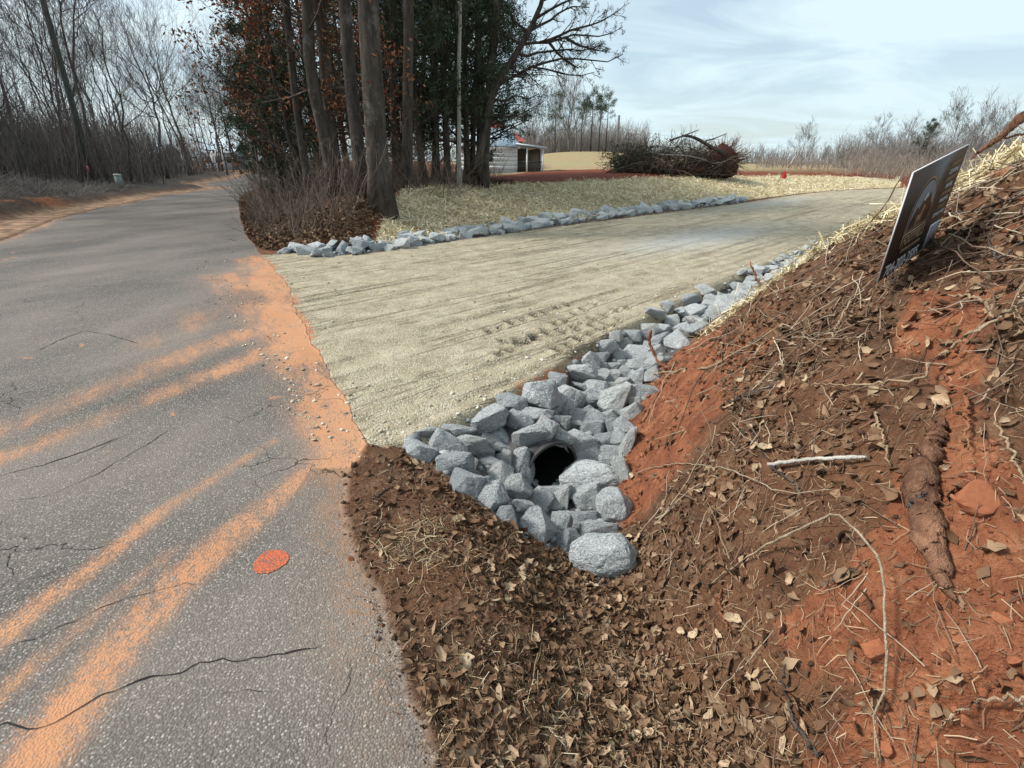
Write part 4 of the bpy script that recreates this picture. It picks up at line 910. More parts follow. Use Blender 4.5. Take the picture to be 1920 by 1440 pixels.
def litter_density(x, y):
    b = sd(x, y, BANK); r = sd(x, y, ROAD); rk = sd(x, y, ROCKN); dv = sd(x, y, DRIVE)
    ok = (r < -.02) & (rk < -.0) & (dv < -.02)
    d = np.clip(.25 + .9*sm((-r-.1)/.8), 0, 1)                                 # thin near the asphalt
    d *= .12 + 1.5*vnoise(x*2.2, y*2.2, 5)**1.6
    d = np.where((b > -.1) & (b < .40) & (y > 2.15), d*.10, d)                   # bare clay wall
    d *= 1-.72*sm((sd(x, y, RED1)+.1*fbm(x, y, 4, 3, 9))/.15+.5)
    d *= 1-.6*sm((sd(x, y, RED2)+.1*fbm(x, y, 4, 3, 9))/.15+.5)
    d *= np.where(STRAWB(x, y) > -.1, .12, 1)
    return ok*d
def leaves(n, seed, smin, smax, r0, r1, tilt=.45):
    rg = np.random.default_rng(seed); x, y = polar(rg, n, r0, r1, -40, 63); k = rg.random(n) < litter_density(x, y); x, y = x[k], y[k]
    z, nr_ = normals(x, y); m = len(x); V, F_ = leaf_grid(rg, m); size = rg.uniform(smin, smax, m)*(.75+.5*rg.random(m))
    W = orient(rg, V, x, y, z, nr_, size, tilt, .16); Fq = (F_[None]+15*np.arange(m)[:, None, None]).reshape(-1, 4)
    return W.reshape(-1, 3), Fq, np.repeat(np.clip(rg.beta(1.2, 2.2, m), 0, 1), 15), (x, y, z, nr_, size)
Wl, Fl, Tl, _ = leaves(42000, 61, .020, .060, .75, 9.5, .7)
g = Geo(); g.add(Wl, Fl, Tl); link('leaf_litter', g.mesh('leaf_litter', LEAFM), None, kind='stuff', label='dry brown leaves scattered over the bank and verge')
def flat_leaf(nm, a, b): q = Mat(nm); return q.done(q.mix(q.ramp(q.noise(4, 4, .6), (.4, 0.0), (.65, 1.0)), b, a), .8)
# the largest leaves one by one
rg = np.random.default_rng(62); LP = []
REFS = [(1130,1045,'biggest rounded boulder'),(1570,960,'bend of the pale vine'),(1660,1180,'hanging part of the pale vine'),(1535,864,'white birch stick'),(1745,950,'thick root'),(1349,1140,'short reddish root'),(1500,1330,'dark curved stick'),(1840,1312,'dry grey stick at lower right'),(1680,560,'foot of the sign'),(1830,345,'red clay log'),(870,990,'dry grass tuft by the rocks'),(1010,1280,'pale grass at the bottom'),(760,1240,'asphalt edge'),(1445,725,'grey forked stick'),(1800,640,'long tan root'),(1240,860,'bare red wall'),(1300,700,'red root at the rocks'),(1650,1400,'tall red clay lump')]
tones = [('pale', flat_leaf('leaf_pale', (.28,.205,.13), (.42,.33,.22))), ('tan', flat_leaf('leaf_tan', (.25,.165,.10), (.40,.29,.19))), ('dark brown', flat_leaf('leaf_dark', (.09,.05,.03), (.17,.105,.065)))]
for k in range(12):
    V, F_ = leaf_grid(rg, 1, 7); LP.append(mesh_np('fallen_leaf', V[0], F_, tones[k % 3][1]))
n = 900; x, y = polar(rg, n, .85, 3.0, -12, 58); k = rg.random(n) < litter_density(x, y); x, y = x[k][:240], y[k][:240]; z, nr_ = normals(x, y)
for i in range(len(x)):
    lu, lv = proj((x[i], y[i], z[i])); ref = min(REFS, key=lambda q: math.hypot(lu-q[0], lv-q[1])); dd = 'close' if math.hypot(lu-ref[0], lv-ref[1]) < 90 else 'further off'
    hr = ['above','right of','below','left of'][int(round(math.degrees(math.atan2(lu-ref[0], ref[1]-lv))/90)) % 4]; kk = int(rg.integers(12))
    o = thing('fallen_leaf', f"{tones[kk % 3][0]} {['curled','flat','twisted','folded'][kk % 4]} dry leaf {dd} {hr} the {ref[2]}", 'leaf', 'larger dry leaves in the foreground litter', LP[kk], (x[i]+nr_[i][0]*.012, y[i]+nr_[i][1]*.012, z[i]+nr_[i][2]*.014))
    s = rg.uniform(.038, .068); nn = Vector(unit(nr_[i]+rg.normal(size=3)*.35)); q = nn.to_track_quat('Z', 'Y') @ Quaternion((0, 0, 1), rg.uniform(0, 6.28))
    o.rotation_mode = 'QUATERNION'; o.rotation_quaternion = q; o.scale = (s, s, s)
def strips(n, place, lmin, lmax, wmin, wmax, seed, mat, name, label, tilt=.30, curve=.25, lift=.12, tb=(1.5, 1.5), align=None):
    rg = np.random.default_rng(seed); x, y = place(rg, n); m = len(x); z, nr_ = normals(x, y)
    s = np.array([-.5, 0, .5]); L = rg.uniform(lmin, lmax, m); W = rg.uniform(wmin, wmax, m)
    nn = unit(nr_+rg.normal(size=(m, 3))*tilt); a = unit(np.cross(nn, rg.normal(size=(m, 3)))); b = unit(np.cross(nn, a))
    c = np.stack([x, y, z], 1)+nr_*(lift*L*rg.random(m))[:, None]
    k1 = rg.normal(0, curve, m); k2 = rg.normal(0, curve*.5, m); P = []
    for si in s:
        mid = c + a*(L*si)[:, None] + b*(L*k1*si*si)[:, None] + nn*(-L*np.abs(k2)*si*si*1.4)[:, None]
        tw = unit(b+nn*rg.normal(0, .5, (m, 1))); P += [mid-tw*(W/2)[:, None], mid+tw*(W/2)[:, None]]
    V = np.stack(P, 1); Fq = (np.array([(0, 1, 3, 2), (2, 3, 5, 4)])[None]+6*np.arange(m)[:, None, None]).reshape(-1, 4)
    gg = Geo(); gg.add(V.reshape(-1, 3), Fq, np.repeat(rg.beta(*tb, m), 6)); return link(name, gg.mesh(name, mat), None, kind='stuff', label=label)
def pl_need(rg, n):
    x, y = polar(rg, n, .75, 7.5, -40, 63); b = sd(x, y, BANK); k = (rg.random(n) < np.maximum(litter_density(x, y), .0)*1.3+.0) | ((sd(x, y, ROAD) < .10*rg.random(n)) & (sd(x, y, ROCKN) < .03) & (sd(x, y, DRIVE) < 0) & (rg.random(n) < .16)); return x[k], y[k]
strips(70000, pl_need, .015, .075, .0010, .0030, 71, NEEDM, 'needle_litter', 'fine brown needles, rootlets and grass bits over the soil', .5, .5, .25)
def pl_tuft(rg, n):
    x = np.concatenate([rg.normal(-.42, .14, n//3), rg.normal(.12, .16, n//3), rg.normal(.35, .25, n//3)]); y = np.concatenate([rg.normal(1.75, .12, n//3), rg.normal(1.05, .12, n//3), rg.normal(.85, .2, n//3)]); return x, y
strips(900, pl_tuft, .04, .11, .0012, .0026, 72, tinted('dry_blades', (.22,.16,.09), (.40,.32,.20), (.62,.54,.38)), 'dry_grass', 'pale dry grass tufts flattened on the verge', .8, .7, .25)
def pl_straw(rg, n):
    x, y = polar(rg, n, 9.5, 38, -22, 42, .8); k = sd(x, y, STRAW) > .05*rg.random(n)-.05; return x[k], y[k]
strips(150000, pl_straw, .14, .34, .008, .019, 73, tinted('straw_far', (.22,.17,.09), (.62,.53,.34), (.90,.82,.62)), 'straw_mulch', 'pale straw spread over the far slope', .5, .6, .30)
def pl_strawb(rg, n):
    x, y = polar(rg, n, 3.0, 18, 18, 62); b = sd(x, y, BANK); k = (STRAWB(x, y) > rg.normal(.05, .14, n)) & (b > .06+.1*rg.random(n)); return x[k], y[k]
strips(90000, pl_strawb, .08, .26, .003, .0085, 74, STRAWM, 'bank_straw', 'loose yellow straw covering the back of the near bank', .5, .6, .45)
def crumbs(n, test, r0, r1, smin, smax, seed, mat, name, label):
    rg = np.random.default_rng(seed); x, y = polar(rg, n, r0, r1, -40, 63); k = test(x, y, rg); x, y = x[k], y[k]
    r = np.hypot(x, y); A = stones_at(x, y, smin, smax, seed+1); link(name, mesh_np(name, A[0], A[1], mat, False, {'tint': A[2]}), None, kind='stuff', label=label)
def stones_at(x, y, smin, smax, seed, lift=.25, flat=.7):
    r3 = np.random.default_rng(seed); m = len(x); s = (smin+(smax-smin)*r3.random(m)**3)*np.clip(np.hypot(x, y)/2.2, .5, 1.6); z = ground_z(x, y)
    Vv = IV[None]*(1+.6*(r3.random((m, 12, 1))-.5))+.28*r3.normal(size=(m, 12, 3)); th = r3.uniform(0, 6.28, m); cc, ss = np.cos(th)[:, None], np.sin(th)[:, None]; el = r3.uniform(.7, 1.4, m)[:, None]
    X0 = Vv[..., 0]*el; Y0 = Vv[..., 1]; W = np.stack([X0*cc-Y0*ss, X0*ss+Y0*cc, Vv[..., 2]*flat], -1)*s[:, None, None] + np.stack([x, y, z+s*lift], -1)[:, None]
    return W.reshape(-1, 3), (IF[None]+12*np.arange(m)[:, None, None]).reshape(-1, 3), np.repeat(r3.random(m), 12)
def redness(x, y):
    b = sd(x, y, BANK)
    return np.maximum.reduce([((b > -.15) & (b < .34+.3*fbm(x, y, 1.3, 3, 8)) & (y > 2.15))*1.0, sm(sd(x, y, RED1)/.15+.5), .8*sm(sd(x, y, RED2)/.15+.5)])
offrock = lambda x, y: (sd(x, y, ROCKN) < 0) & (sd(x, y, DRIVE) < 0) & (STRAWB(x, y) < .2)
crumbs(9000, lambda x, y, rg: offrock(x, y) & (sd(x, y, ROAD) < .04) & (rg.random(len(x)) > redness(x, y)), .75, 6, .003, .018, 81, CRUMB, 'soil_crumbs', 'crumbs of dark soil on the bank and verge')
crumbs(22000, lambda x, y, rg: offrock(x, y) & (sd(x, y, ROAD) < -.05) & (rg.random(len(x)) < redness(x, y)+.04), .75, 7, .0025, .015, 83, CLOD, 'clay_crumbs', 'crumbs of red clay on the bare parts of the bank')
crumbs(9000, lambda x, y, rg: (sd(x, y, DRIVE) > .0) & (rg.random(len(x)) < .12+.9*np.exp(-(np.abs(sd(x, y, DRIVE)-.05)/.25)**2)+.3*(vnoise(x*.9, y*.9, 4) > .62)), 2.4, 13, .003, .011, 85, GRAVS, 'loose_gravel', 'loose gravel bits on the driveway surface')
crumbs(5200, lambda x, y, rg: (sd(x, y, ROAD) > -.02) & (sd(x, y, ROAD) < .16*rg.random(len(x))**2) & (y < 2.5), .8, 3.2, .0015, .006, 88, CRUMB, 'verge_crumbs', 'crumbs of soil washed onto the asphalt edge')
crumbs(1600, lambda x, y, rg: (np.abs(sd(x, y, ROAD)) < .22*rg.random(len(x))) & (y < 14), .8, 12, .002, .008, 86, GRAVS, 'road_grit', 'grit lying along the asphalt edge')
# leaf litter on the mound under the grove
rg = np.random.default_rng(91); x = rg.uniform(-15, 0, 170000); y = rg.uniform(9.8, 31, 170000); k = (sd(x, y, GPOLY) > -.45) & (sd(x, y, ROAD) < -.02) & (sd(x, y, DRIVE) < -.02) & (sd(x, y, STRAW) < -.15) & (rg.random(170000) < (11/np.hypot(x, y))**2.2); x, y = x[k], y[k]
z, nr_ = normals(x, y); m = len(x); V, F_ = leaf_grid(rg, m, 3, False); W = orient(rg, V, x, y, z, nr_, rg.uniform(.06, .13, m), .7, .35)
g = Geo(); g.add(W.reshape(-1, 3), (F_[None]+9*np.arange(m)[:, None, None]).reshape(-1, 4), np.repeat(rg.beta(1.3, 2.6, m), 9)); link('grove_leaves', g.mesh('grove_leaves', LEAFM), None, kind='stuff', label='brown leaves matted over the mound under the grove')
# larger clay lumps
ROCKC = Mat('clay_lump'); ROCKC = ROCKC.done(ROCKC.mix(ROCKC.noise(3, 5, .7), (.17,.060,.030), (.33,.125,.062)), .95)
lump = [m_.copy() for m_ in ROCKS[:4]]
for m_ in lump: m_.materials.clear(); m_.materials.append(ROCKC)
for k, (u, v, w, h, lab) in enumerate([(1640,1222,60,56,'broad flat slab of red clay beside the pale bent vine'),(1660,1405,40,60,'tall red clay lump at the foot of the pale bent vine'),(1812,1352,45,35,'angular red clay lump at the lower right among crumbs'),(1845,1300,30,24,'small red clay lump above the dry stick'),(1690,925,36,22,'flat red clay chip beside the thick root'),(1480,1080,18,18,'small red clay lump in the leaf litter'),(1570,1148,20,18,'round red clay lump left of the pale vine'),(1880,1165,48,32,'red clay lump at the right side of the bare patch'),(1900,1240,40,30,'red clay lump near the dry sticks at the right'),(1755,1400,26,26,'red clay lump below the dry stick'),(1830,940,100,50,'large rounded bulge of red clay right of the thick root'),(1790,1330,22,18,'small red clay lump next to the stick end'),(658,1048,18,14,'red clay lump on the asphalt edge')]):
    p, t = hit(u, v, True); s = w*t/F/2*.72; o = put_rock(lump[k % 4], p+Vector((0, 0, s*.15)), s, s*.8, h*t/F/2*.6, Euler((.4, -.5, k*1.3)).to_quaternion(), lab, 'lumps of red clay on the bank'); o.name = 'clay_lump'; o['category'] = 'clay lump'

# sticks, roots and vines laid where the photo shows them (pixels, half width px)
BK_RED2 = bark('root_bark', (.075,.035,.022), (.20,.11,.07), 26, (.38,.20,.12))
BARKS = {'bark': BK_RED2, 'pale': BK_PALE, 'vine': bark('bark_vine', (.24,.185,.125), (.44,.36,.26), 30), 'grey': BK_GREY, 'dark': BK_DARK, 'red': BK_RED}
TAN = bark('bark_tan', (.20,.135,.085), (.40,.30,.20), 22); BARKS['tan'] = TAN
def stick(name, cat, label, pts, hw, mat, lift=.01, t_abs=None, sides=7, wob=.004, n=26, seedo=0, lifts=None):
    P = []; ts = []
    for i, (u, v) in enumerate(pts):
        if t_abs is not None:
            t = t_abs if isinstance(t_abs, (int, float)) else t_abs[i]; p = pt(u, v, t)
        else:
            p, t = hit(u, v, True); l = lift if lifts is None else lifts[i]
            r = ray(u, v); t = t - l/ max(.25, -r[2]*.8+.25); p = pt(u, v, t)
        P.append(p[:]); ts.append(t)
    P = np.array(P); L = np.concatenate([[0], np.cumsum(np.linalg.norm(np.diff(P, axis=0), axis=1))]); s = np.linspace(0, L[-1], n)
    # smooth through the points a little
    Q = np.stack([np.interp(s, L, P[:, i]) for i in range(3)], 1)
    rg = np.random.default_rng(int(abs(pts[0][0])*7+abs(pts[0][1]))); Q[1:-1] = .25*Q[:-2]+.5*Q[1:-1]+.25*Q[2:]; Q += rg.normal(size=Q.shape)*wob
    hw = list(hw) if isinstance(hw, (list, tuple)) else [hw, hw*.55]
    if max(hw) < 9: hw = [a*.68 for a in hw]
    R = np.interp(s, np.linspace(0, L[-1], len(hw)), hw)*np.mean(ts)/F*(1+(.12 if max(hw) < 9 else .06)*rg.normal(size=n)); R[0] *= .8; R[-1] *= .5
    if max(hw) >= 9: sides = 22; n2 = 90; s2 = np.linspace(0, s[-1], n2); Q = np.stack([np.interp(s2, s, Q[:, i]) for i in range(3)], 1); R = np.interp(s2, s, R)
    g = Geo(); V_, Q_ = tube_np(Q, np.maximum(R, .0008), sides)
    if max(hw) >= 9:
        m_ = len(Q)*sides; ax_ = np.repeat(Q, sides, 0); rr_ = V_[:m_]-ax_; th_ = np.tile(np.arange(sides), len(Q))*2*np.pi/sides; al_ = np.repeat(s2, sides)*9
        nz_ = 1+.30*fbm(al_*.6+40, 3*np.cos(th_)+al_*.1, .9, 3, 5)+.16*fbm(al_*2.5, 5*np.sin(th_)+3*np.cos(th_), 1.3, 3, 6); V_[:m_] = ax_+rr_*nz_[:, None]
    g.add(V_, Q_); c = V_.mean(0)
    me = g.mesh(name, BARKS[mat], True); me.transform(Matrix.Translation(-Vector(c))); return thing(name, label, cat, None, me, c)
stick('vine', 'vine', 'pale bent vine arching over the leaves and hanging down to the red clay', [(1325,1099),(1380,1058),(1445,1017),(1570,960),(1620,1010),(1661,1067),(1658,1183),(1667,1282),(1640,1329),(1640,1388),(1655,1431)], [2.2,3,3,4.2,3.6,3.6,3.2,3.2,3.2,2.6,2.6], 'vine', lifts=[.01,.02,.04,.12,.10,.07,.05,.03,.02,.02,.01], wob=.0025, n=40)
stick('stick', 'stick', 'white lichened birch stick lying across the middle of the bank', [(1442,871),(1515,861),(1626,857)], [7,6,5.5,5], 'pale', .02, wob=.0015)
stick('stick', 'stick', 'tan stick standing on end right of the white birch stick', [(1640,769),(1650,800),(1667,871)], 4, 'tan', .02)
stick('root', 'root', 'short reddish root in the leaves above the bottom of the photo', [(1349,1103),(1352,1150),(1369,1190)], 5, 'red', .015)
stick('stick', 'stick', 'dark curved stick in the leaves left of the pale hanging vine', [(1471,1218),(1468,1283),(1492,1364),(1538,1417)], [2,3,5,8], 'dark', .012)
stick('stick', 'stick', 'dry grey stick pointing left over the clay at the lower right corner', [(1743,1373),(1790,1338),(1836,1312),(1940,1312)], [3,4,4.5,5], 'tan', .02)
stick('vine', 'vine', 'long tan root running down from the right border and then left across the bank', [(1945,545),(1865,600),(1801,635),(1760,668),(1740,682),(1738,706)], [7,6,5.5,5,4.5,5], 'tan', .04)
stick('vine', 'vine', 'thin tan vine stretched left from the long root', [(1738,706),(1700,716),(1667,714),(1600,722),(1521,722)], [4,3,3,2.5,2], 'tan', .03)
stick('vine', 'vine', 'thin pale vine curving over the bare red wall of the bank', [(1188,892),(1220,876),(1287,868),(1340,876),(1392,889),(1462,924),(1562,921)], [1.3,1.7,1.7,1.8,1.8,1.6,1.3], 'vine', .02, n=36)
stick('stick', 'stick', 'thick grey forked stick on the upper left of the bank', [(1366,755),(1400,742),(1445,725),(1468,696)], [5,7,6,5], 'grey', .02)
stick('root', 'root', 'tan root dangling at the right edge beside the thick root', [(1865,790),(1890,825),(1902,862),(1925,905)], [3,4,4,3], 'tan', .02)
stick('stick', 'stick', 'thin grey stick crossing below the white birch stick', [(1445,874),(1480,900),(1503,927)], 3.5, 'grey', .02)
stick('stick', 'stick', 'slanting grey stick left of the white birch stick', [(1385,760),(1410,810),(1440,865)], 3, 'grey', .02)
stick('stick', 'stick', 'slim grey stick lying below the bend of the pale vine', [(1540,1100),(1590,1075),(1632,1046)], 3, 'grey', .015)
stick('root', 'tree root', 'thick bark covered root running down the right of the bank', [(1778,785),(1755,830),(1732,870),(1721,905),(1732,960),(1743,1000),(1762,1060),(1780,1118)], [8,17,24,28,26,23,16,6], 'bark', .012, sides=14, wob=.006, n=34)
stick('root', 'root', 'short black broken root stub on the left of the thick root', [(1735,925),(1712,938),(1702,950)], [7,5,3], 'dark', .03)
stick('root', 'root', 'red brown root hanging above the thick root', [(1812,735),(1815,790),(1808,820),(1818,845)], [7,6,4,3], 'red', .02)
stick('log', 'log', 'red clay covered log lying on the bank behind the sign', [(1774,364),(1790,356),(1828,343),(1872,331),(1893,325)], [10,15,14,12,5], 'red', .03, sides=12)
stick('branch', 'branch', 'thick dark branch rising to the right above the top of the bank', [(1825,294),(1847,275),(1874,260),(1885,247),(1902,233),(1922,220),(1990,178)], [2,4,5.5,8,10,10,10], 'bark', t_abs=[3.0,3.0,3.0,3.0,3.0,3.0,3.0], sides=10)
stick('branch', 'branch', 'thin fork of the dark branch reaching right above the straw', [(1872,262),(1897,255),(1925,248),(1980,236)], [2.5,3,3.5,3.5], 'red', t_abs=3.0)
stick('root', 'root', 'wavy red root standing up from the grey rocks', [(1221,619),(1216,641),(1230,670),(1240,684),(1262,692)], [4.5,4,4,4.5,4], 'red', t_abs=[4.35,4.4,4.4,4.35,4.25])
stick('stick', 'stick', 'thin dark stick poking up over the rocks from the bank crest', [(1475,569),(1431,542),(1420,527),(1406,490)], [3,3.5,3,2], 'red', t_abs=[5.0,5.2,5.2,5.2])
stick('stick', 'stick', 'long thin sapling leaning up past the left edge of the sign', [(1531,540),(1556,490),(1617,432),(1664,379),(1697,312)], [2.5,2.5,2.2,2,1.2], 'tan', t_abs=[3.6,3.5,3.3,3.1,3.0])
stick('stick', 'stick', 'pale broken stub standing right of the sign', [(1861,454),(1857,418),(1864,373),(1862,346)], [3,5,6,5], 'tan', t_abs=[2.28,2.3,2.3,2.3])
stick('vine', 'vine', 'thin looping vine below the log right of the sign', [(1781,469),(1806,457),(1818,435),(1825,420),(1861,396),(1925,378)], [1.5,2,2,2,2.5,2.5], 'tan', .03)
stick('stick', 'stick', 'thin stick lying straight under the sign', [(1783,552),(1820,556),(1842,562),(1864,595)], [3,4,4,4], 'tan', .02)
stick('stick', 'stick', 'dark stick running right from the corner of the sign', [(1764,401),(1833,395),(1880,378),(1925,362)], [2,3,3,2.5], 'dark', .03)
stick('stick', 'stick', 'grey stick slanting from beside the pale stub to the right', [(1836,418),(1872,490),(1925,446)], [2,3,2.5], 'grey', .02)
stick('stick', 'stick', 'brown twig leaning in the leaves under the crest of the bank', [(1556,640),(1575,600),(1600,560),(1640,520)], [2,3,3,2], 'tan', .03)
stick('stick', 'stick', 'dark twig lying on the brown soil near the asphalt', [(700,935),(735,912)], 3, 'dark', .006)
stick('root', 'root', 'thin root lying on the soil where the road meets the verge', [(712,1030),(740,1052),(775,1070)], 2, 'tan', .006)
stick('stick', 'stick', 'slender grey stick low on the bank behind the biggest boulder', [(1205,1000),(1260,1055),(1330,1102)], 2, 'grey', .012)
stick('stick', 'stick', 'long grey twig sloping across the upper left of the bank', [(1220,700),(1330,690),(1420,640),(1460,610)], [3,4,3,2], 'tan', .03)
stick('stick', 'stick', 'brown root against the red wall above the smooth boulder', [(1205,790),(1230,745),(1252,712)], [3,5,5], 'red', .02)
# many nameless thin twigs
rg = np.random.default_rng(99); x, y = polar(rg, 5200, .85, 8, 4, 62); k = (rg.random(5200) < litter_density(x, y)) & (sd(x, y, BANK) > .05); x, y = x[k], y[k]; z, nr_ = normals(x, y); m = len(x)
d = unit(np.cross(nr_, rg.normal(size=(m, 3)))+nr_*rg.normal(0, .22, (m, 1))); L = rg.uniform(.06, .42, m)*np.clip(np.hypot(x, y)/2.4, .5, 1.5); s = np.linspace(-.5, .5, 7)
P = np.stack([x, y, z], 1)[:, None]+nr_[:, None]*(.012+.02*rg.random((m, 1, 1)))+d[:, None]*(s[None, :, None]*L[:, None, None]) + np.cumsum(rg.normal(size=(m, 7, 3)), 1)*.022*L[:, None, None]
R = rg.uniform(.0010, .0032, m)[:, None]*np.linspace(1, .5, 7)[None]*np.clip(np.hypot(x, y)/2, .6, 1.5)[:, None]
g = Geo(); V_, Q_ = tube_np(P, R, 5); g.add(V_, Q_, np.repeat(rg.random(m), 35)); link('twigs', g.mesh('twigs', TAN and tinted('twig', (.07,.045,.032), (.20,.14,.095), (.46,.39,.29)), True), None, kind='stuff', label='thin twigs and rootlets strewn over the bank')
# ------------------------------------------------------------------ cracks, paint mark
def flat(name, rough, *stops):
    m = Mat(name); return m.done(m.ramp(m.noise(14, 4, .6), *stops), rough)
CRK = flat('crack_dark', .95, (.3, (.012,.011,.011)), (.7, (.03,.027,.026)))
def crack(pts, w, seed):
    rg = np.random.default_rng(seed); P = np.array([G(*p) for p in pts]); L = np.concatenate([[0], np.cumsum(np.hypot(*np.diff(P, axis=0).T))]); n = int(L[-1]/.022)+3; s = np.linspace(0, L[-1], n)
    Q = np.stack([np.interp(s, L, P[:, 0]), np.interp(s, L, P[:, 1])], 1); T = np.gradient(Q, axis=0); T /= np.linalg.norm(T, axis=1, keepdims=True); Nn = np.stack([-T[:, 1], T[:, 0]], 1)
    Q += Nn*(.014*(vnoise(s*9, s*0+seed, seed)-.5)+.016*(vnoise(s*28, s*0, seed+3)-.5)+.05*(vnoise(s*2, s*0, seed+5)-.5))[:, None]
    W = w*(.25+1.1*vnoise(s*16, s*0+3, seed+7))*np.minimum(1, np.minimum(s, L[-1]-s)/.12+.15); z = ground_z(Q[:, 0], Q[:, 1])+.0025
    V = np.concatenate([np.column_stack([Q-Nn*W[:, None]/2, z]), np.column_stack([Q+Nn*W[:, None]/2, z])]); k = np.arange(n-1)
    link('crack', mesh_np('crack', V, np.stack([k, k+1, k+1+n, k+n], 1), CRK), road)
for i, (pts, w) in enumerate([([(-30,1365),(20,1345),(60,1358),(110,1345),(200,1300),(300,1275),(340,1270),(380,1250),(470,1245),(540,1230),(602,1215)], .0075),([(0,1215),(80,1190),(200,1140),(300,1110),(365,1102)], .0042),([(0,890),(90,870),(190,838),(260,812)], .007),([(0,948),(100,932),(190,888),(330,800)], .0045),([(60,662),(110,640),(160,622),(200,628),(260,645)], .010),([(440,1300),(470,1292),(515,1290)], .003),([(395,1310),(420,1295),(450,1290)], .0028),([(0,1120),(60,1090),(130,1065),(230,1035)], .003),([(120,880),(180,850),(240,815),(300,790)], .003)]): crack(pts, w, 11+i)
pmk = Mat('marking_paint'); pmk = pmk.done(pmk.mix(pmk.math('MAXIMUM', pmk.ramp(pmk.voro(135), (.40, 0.0), (.62, .9)), pmk.ramp(pmk.noise(28, 4, .8), (.52, 0.0), (.60, .8))), (.58,.115,.04), (.13,.085,.07)), .8)
c0 = G(508, 1053); rg = np.random.default_rng(4); V = [(c0[0], c0[1], .004)]; k = 60
for i in range(k):
    a = 2*math.pi*i/k; rr = .070*(1+.05*math.sin(3*a+1)+.10*(rg.random()-.5)); V.append((c0[0]+rr*math.cos(a), c0[1]+rr*1.0*math.sin(a), .004))
for v in range(len(V)): V[v] = (V[v][0], V[v][1], gz(V[v][0], V[v][1])+.0035)
link('paint_mark', mesh_np('paint_mark', V, [(0, i+1, (i+1) % k+1) for i in range(k)], pmk), road)

# ------------------------------------------------------------------ yard sign
def plain(name, col, rough=.6, spec=.3):
    m = Mat(name); n = m.noise(6, 4, .6); return m.done(m.mix(n, tuple(.85*c for c in col), tuple(min(1, 1.1*c) for c in col)), rough, spec)
SG_B = plain('sign_black', (.045,.030,.022), .45); SG_W = plain('sign_white', (.60,.60,.62)); SG_T = plain('sign_tan', (.36,.25,.16)); SG_G = plain('sign_mist', (.23,.26,.28)); SG_BR = plain('sign_brown', (.10,.045,.025)); WIRE = plain('stake_wire', (.10,.10,.11), .5)
sc_ = Vector((1.826, 2.297, 1.387)); SR = Matrix.Rotation(.655, 3, 'Z') @ Matrix.Rotation(.066, 3, 'X') @ Matrix.Rotation(-.18, 3, 'Y')
sign = thing('yard_sign', 'dark brown yard sign with arched logo and phone number, tilted on the bank', 'sign', None, None, sc_); sign.rotation_mode = 'QUATERNION'; sign.rotation_quaternion = SR.to_quaternion()
def sbox(name, x0, x1, z0, z1, y0, y1, mat):
    V, Qd = box_v(x0, x1, y0, y1, z0, z1); return link(name, mesh_np(name, V, Qd, mat), sign)
sbox('board', -.303, .303, -.2265, .2265, -.002, .002, SG_B)
sbox('board_edge', -.3065, -.3035, -.2285, .2285, -.0025, .0025, SG_W); sbox('board_edge', -.303, .303, .227, .2300, -.0025, .0025, SG_W)
def poly_on(name, pts, y, mat):
    bm = bmesh.new(); vs = [bm.verts.new((a, y, b)) for a, b in pts]; f = bm.faces.new(vs); bmesh.ops.triangulate(bm, faces=[f]); me = bpy.data.meshes.new(name); bm.to_mesh(me); bm.free(); me.materials.append(mat); return link(name, me, sign)
# arched emblem: rim, misty sky, peaks, trees, a standing deer
def arch(cx, w, zb, zt, n=24):
    h = zt-zb-w; P = [(cx-w, zb), (cx+w, zb)]
    return [(cx-w, zb)] + [(cx-w*math.cos(math.pi*i/n), zt-w*1.15+w*1.15*math.sin(math.pi*i/n)) for i in range(n+1)] + [(cx+w, zb)]
poly_on('emblem_rim', arch(-.055, .125, -.045, .165), -.0032, SG_T); poly_on('emblem_inner_rim', arch(-.055, .117, -.040, .157), -.0040, SG_B); poly_on('emblem_sky', arch(-.055, .110, -.036, .150), -.0048, SG_G)
poly_on('mountain', [(-.160,.0),(-.12,.055),(-.095,.04),(-.055,.105),(-.03,.075),(-.005,.095),(.03,.04),(.052,.02),(.052,-.034),(-.160,-.034)], -.0056, SG_BR)
poly_on('snow_cap', [(-.075,.075),(-.055,.105),(-.036,.082),(-.050,.078),(-.060,.066)], -.0064, SG_W)
for i, (a, h) in enumerate([(-.145,.05),(-.128,.065),(.02,.06),(.038,.075),(.0,.045)]): poly_on('pine_shape', [(a-.012,-.033),(a+.012,-.033),(a+.003,-.033+h),(a-.003,-.033+h)], -.0064, SG_B)
poly_on('deer_shape', [(-.095,-.033),(-.090,-.033),(-.088,-.010),(-.060,-.010),(-.058,-.033),(-.053,-.033),(-.050,.004),(-.042,.030),(-.030,.036),(-.034,.044),(-.046,.045),(-.052,.060),(-.056,.045),(-.064,.014),(-.094,.012),(-.099,-.002)], -.0072, SG_T)
def text(s, x, z, size, mat, name, sx=1, al='CENTER', bold=False):
    cu = bpy.data.curves.new(name, 'FONT'); cu.body = s; cu.size = size; cu.align_x = al; cu.extrude = .0004; cu.offset = .0008 if bold else 0
    t = bpy.data.objects.new(name, cu); C.objects.link(t); bpy.context.view_layer.update()
    me = bpy.data.meshes.new_from_object(t.evaluated_get(bpy.context.evaluated_depsgraph_get())); bpy.data.objects.remove(t); me.materials.clear(); me.materials.append(mat)
    me.transform(Matrix.Translation((x, -.0075, z)) @ Matrix.Rotation(rad(90), 4, 'X') @ Matrix.Diagonal((sx, 1, 1, 1))); return link(name, me, sign)
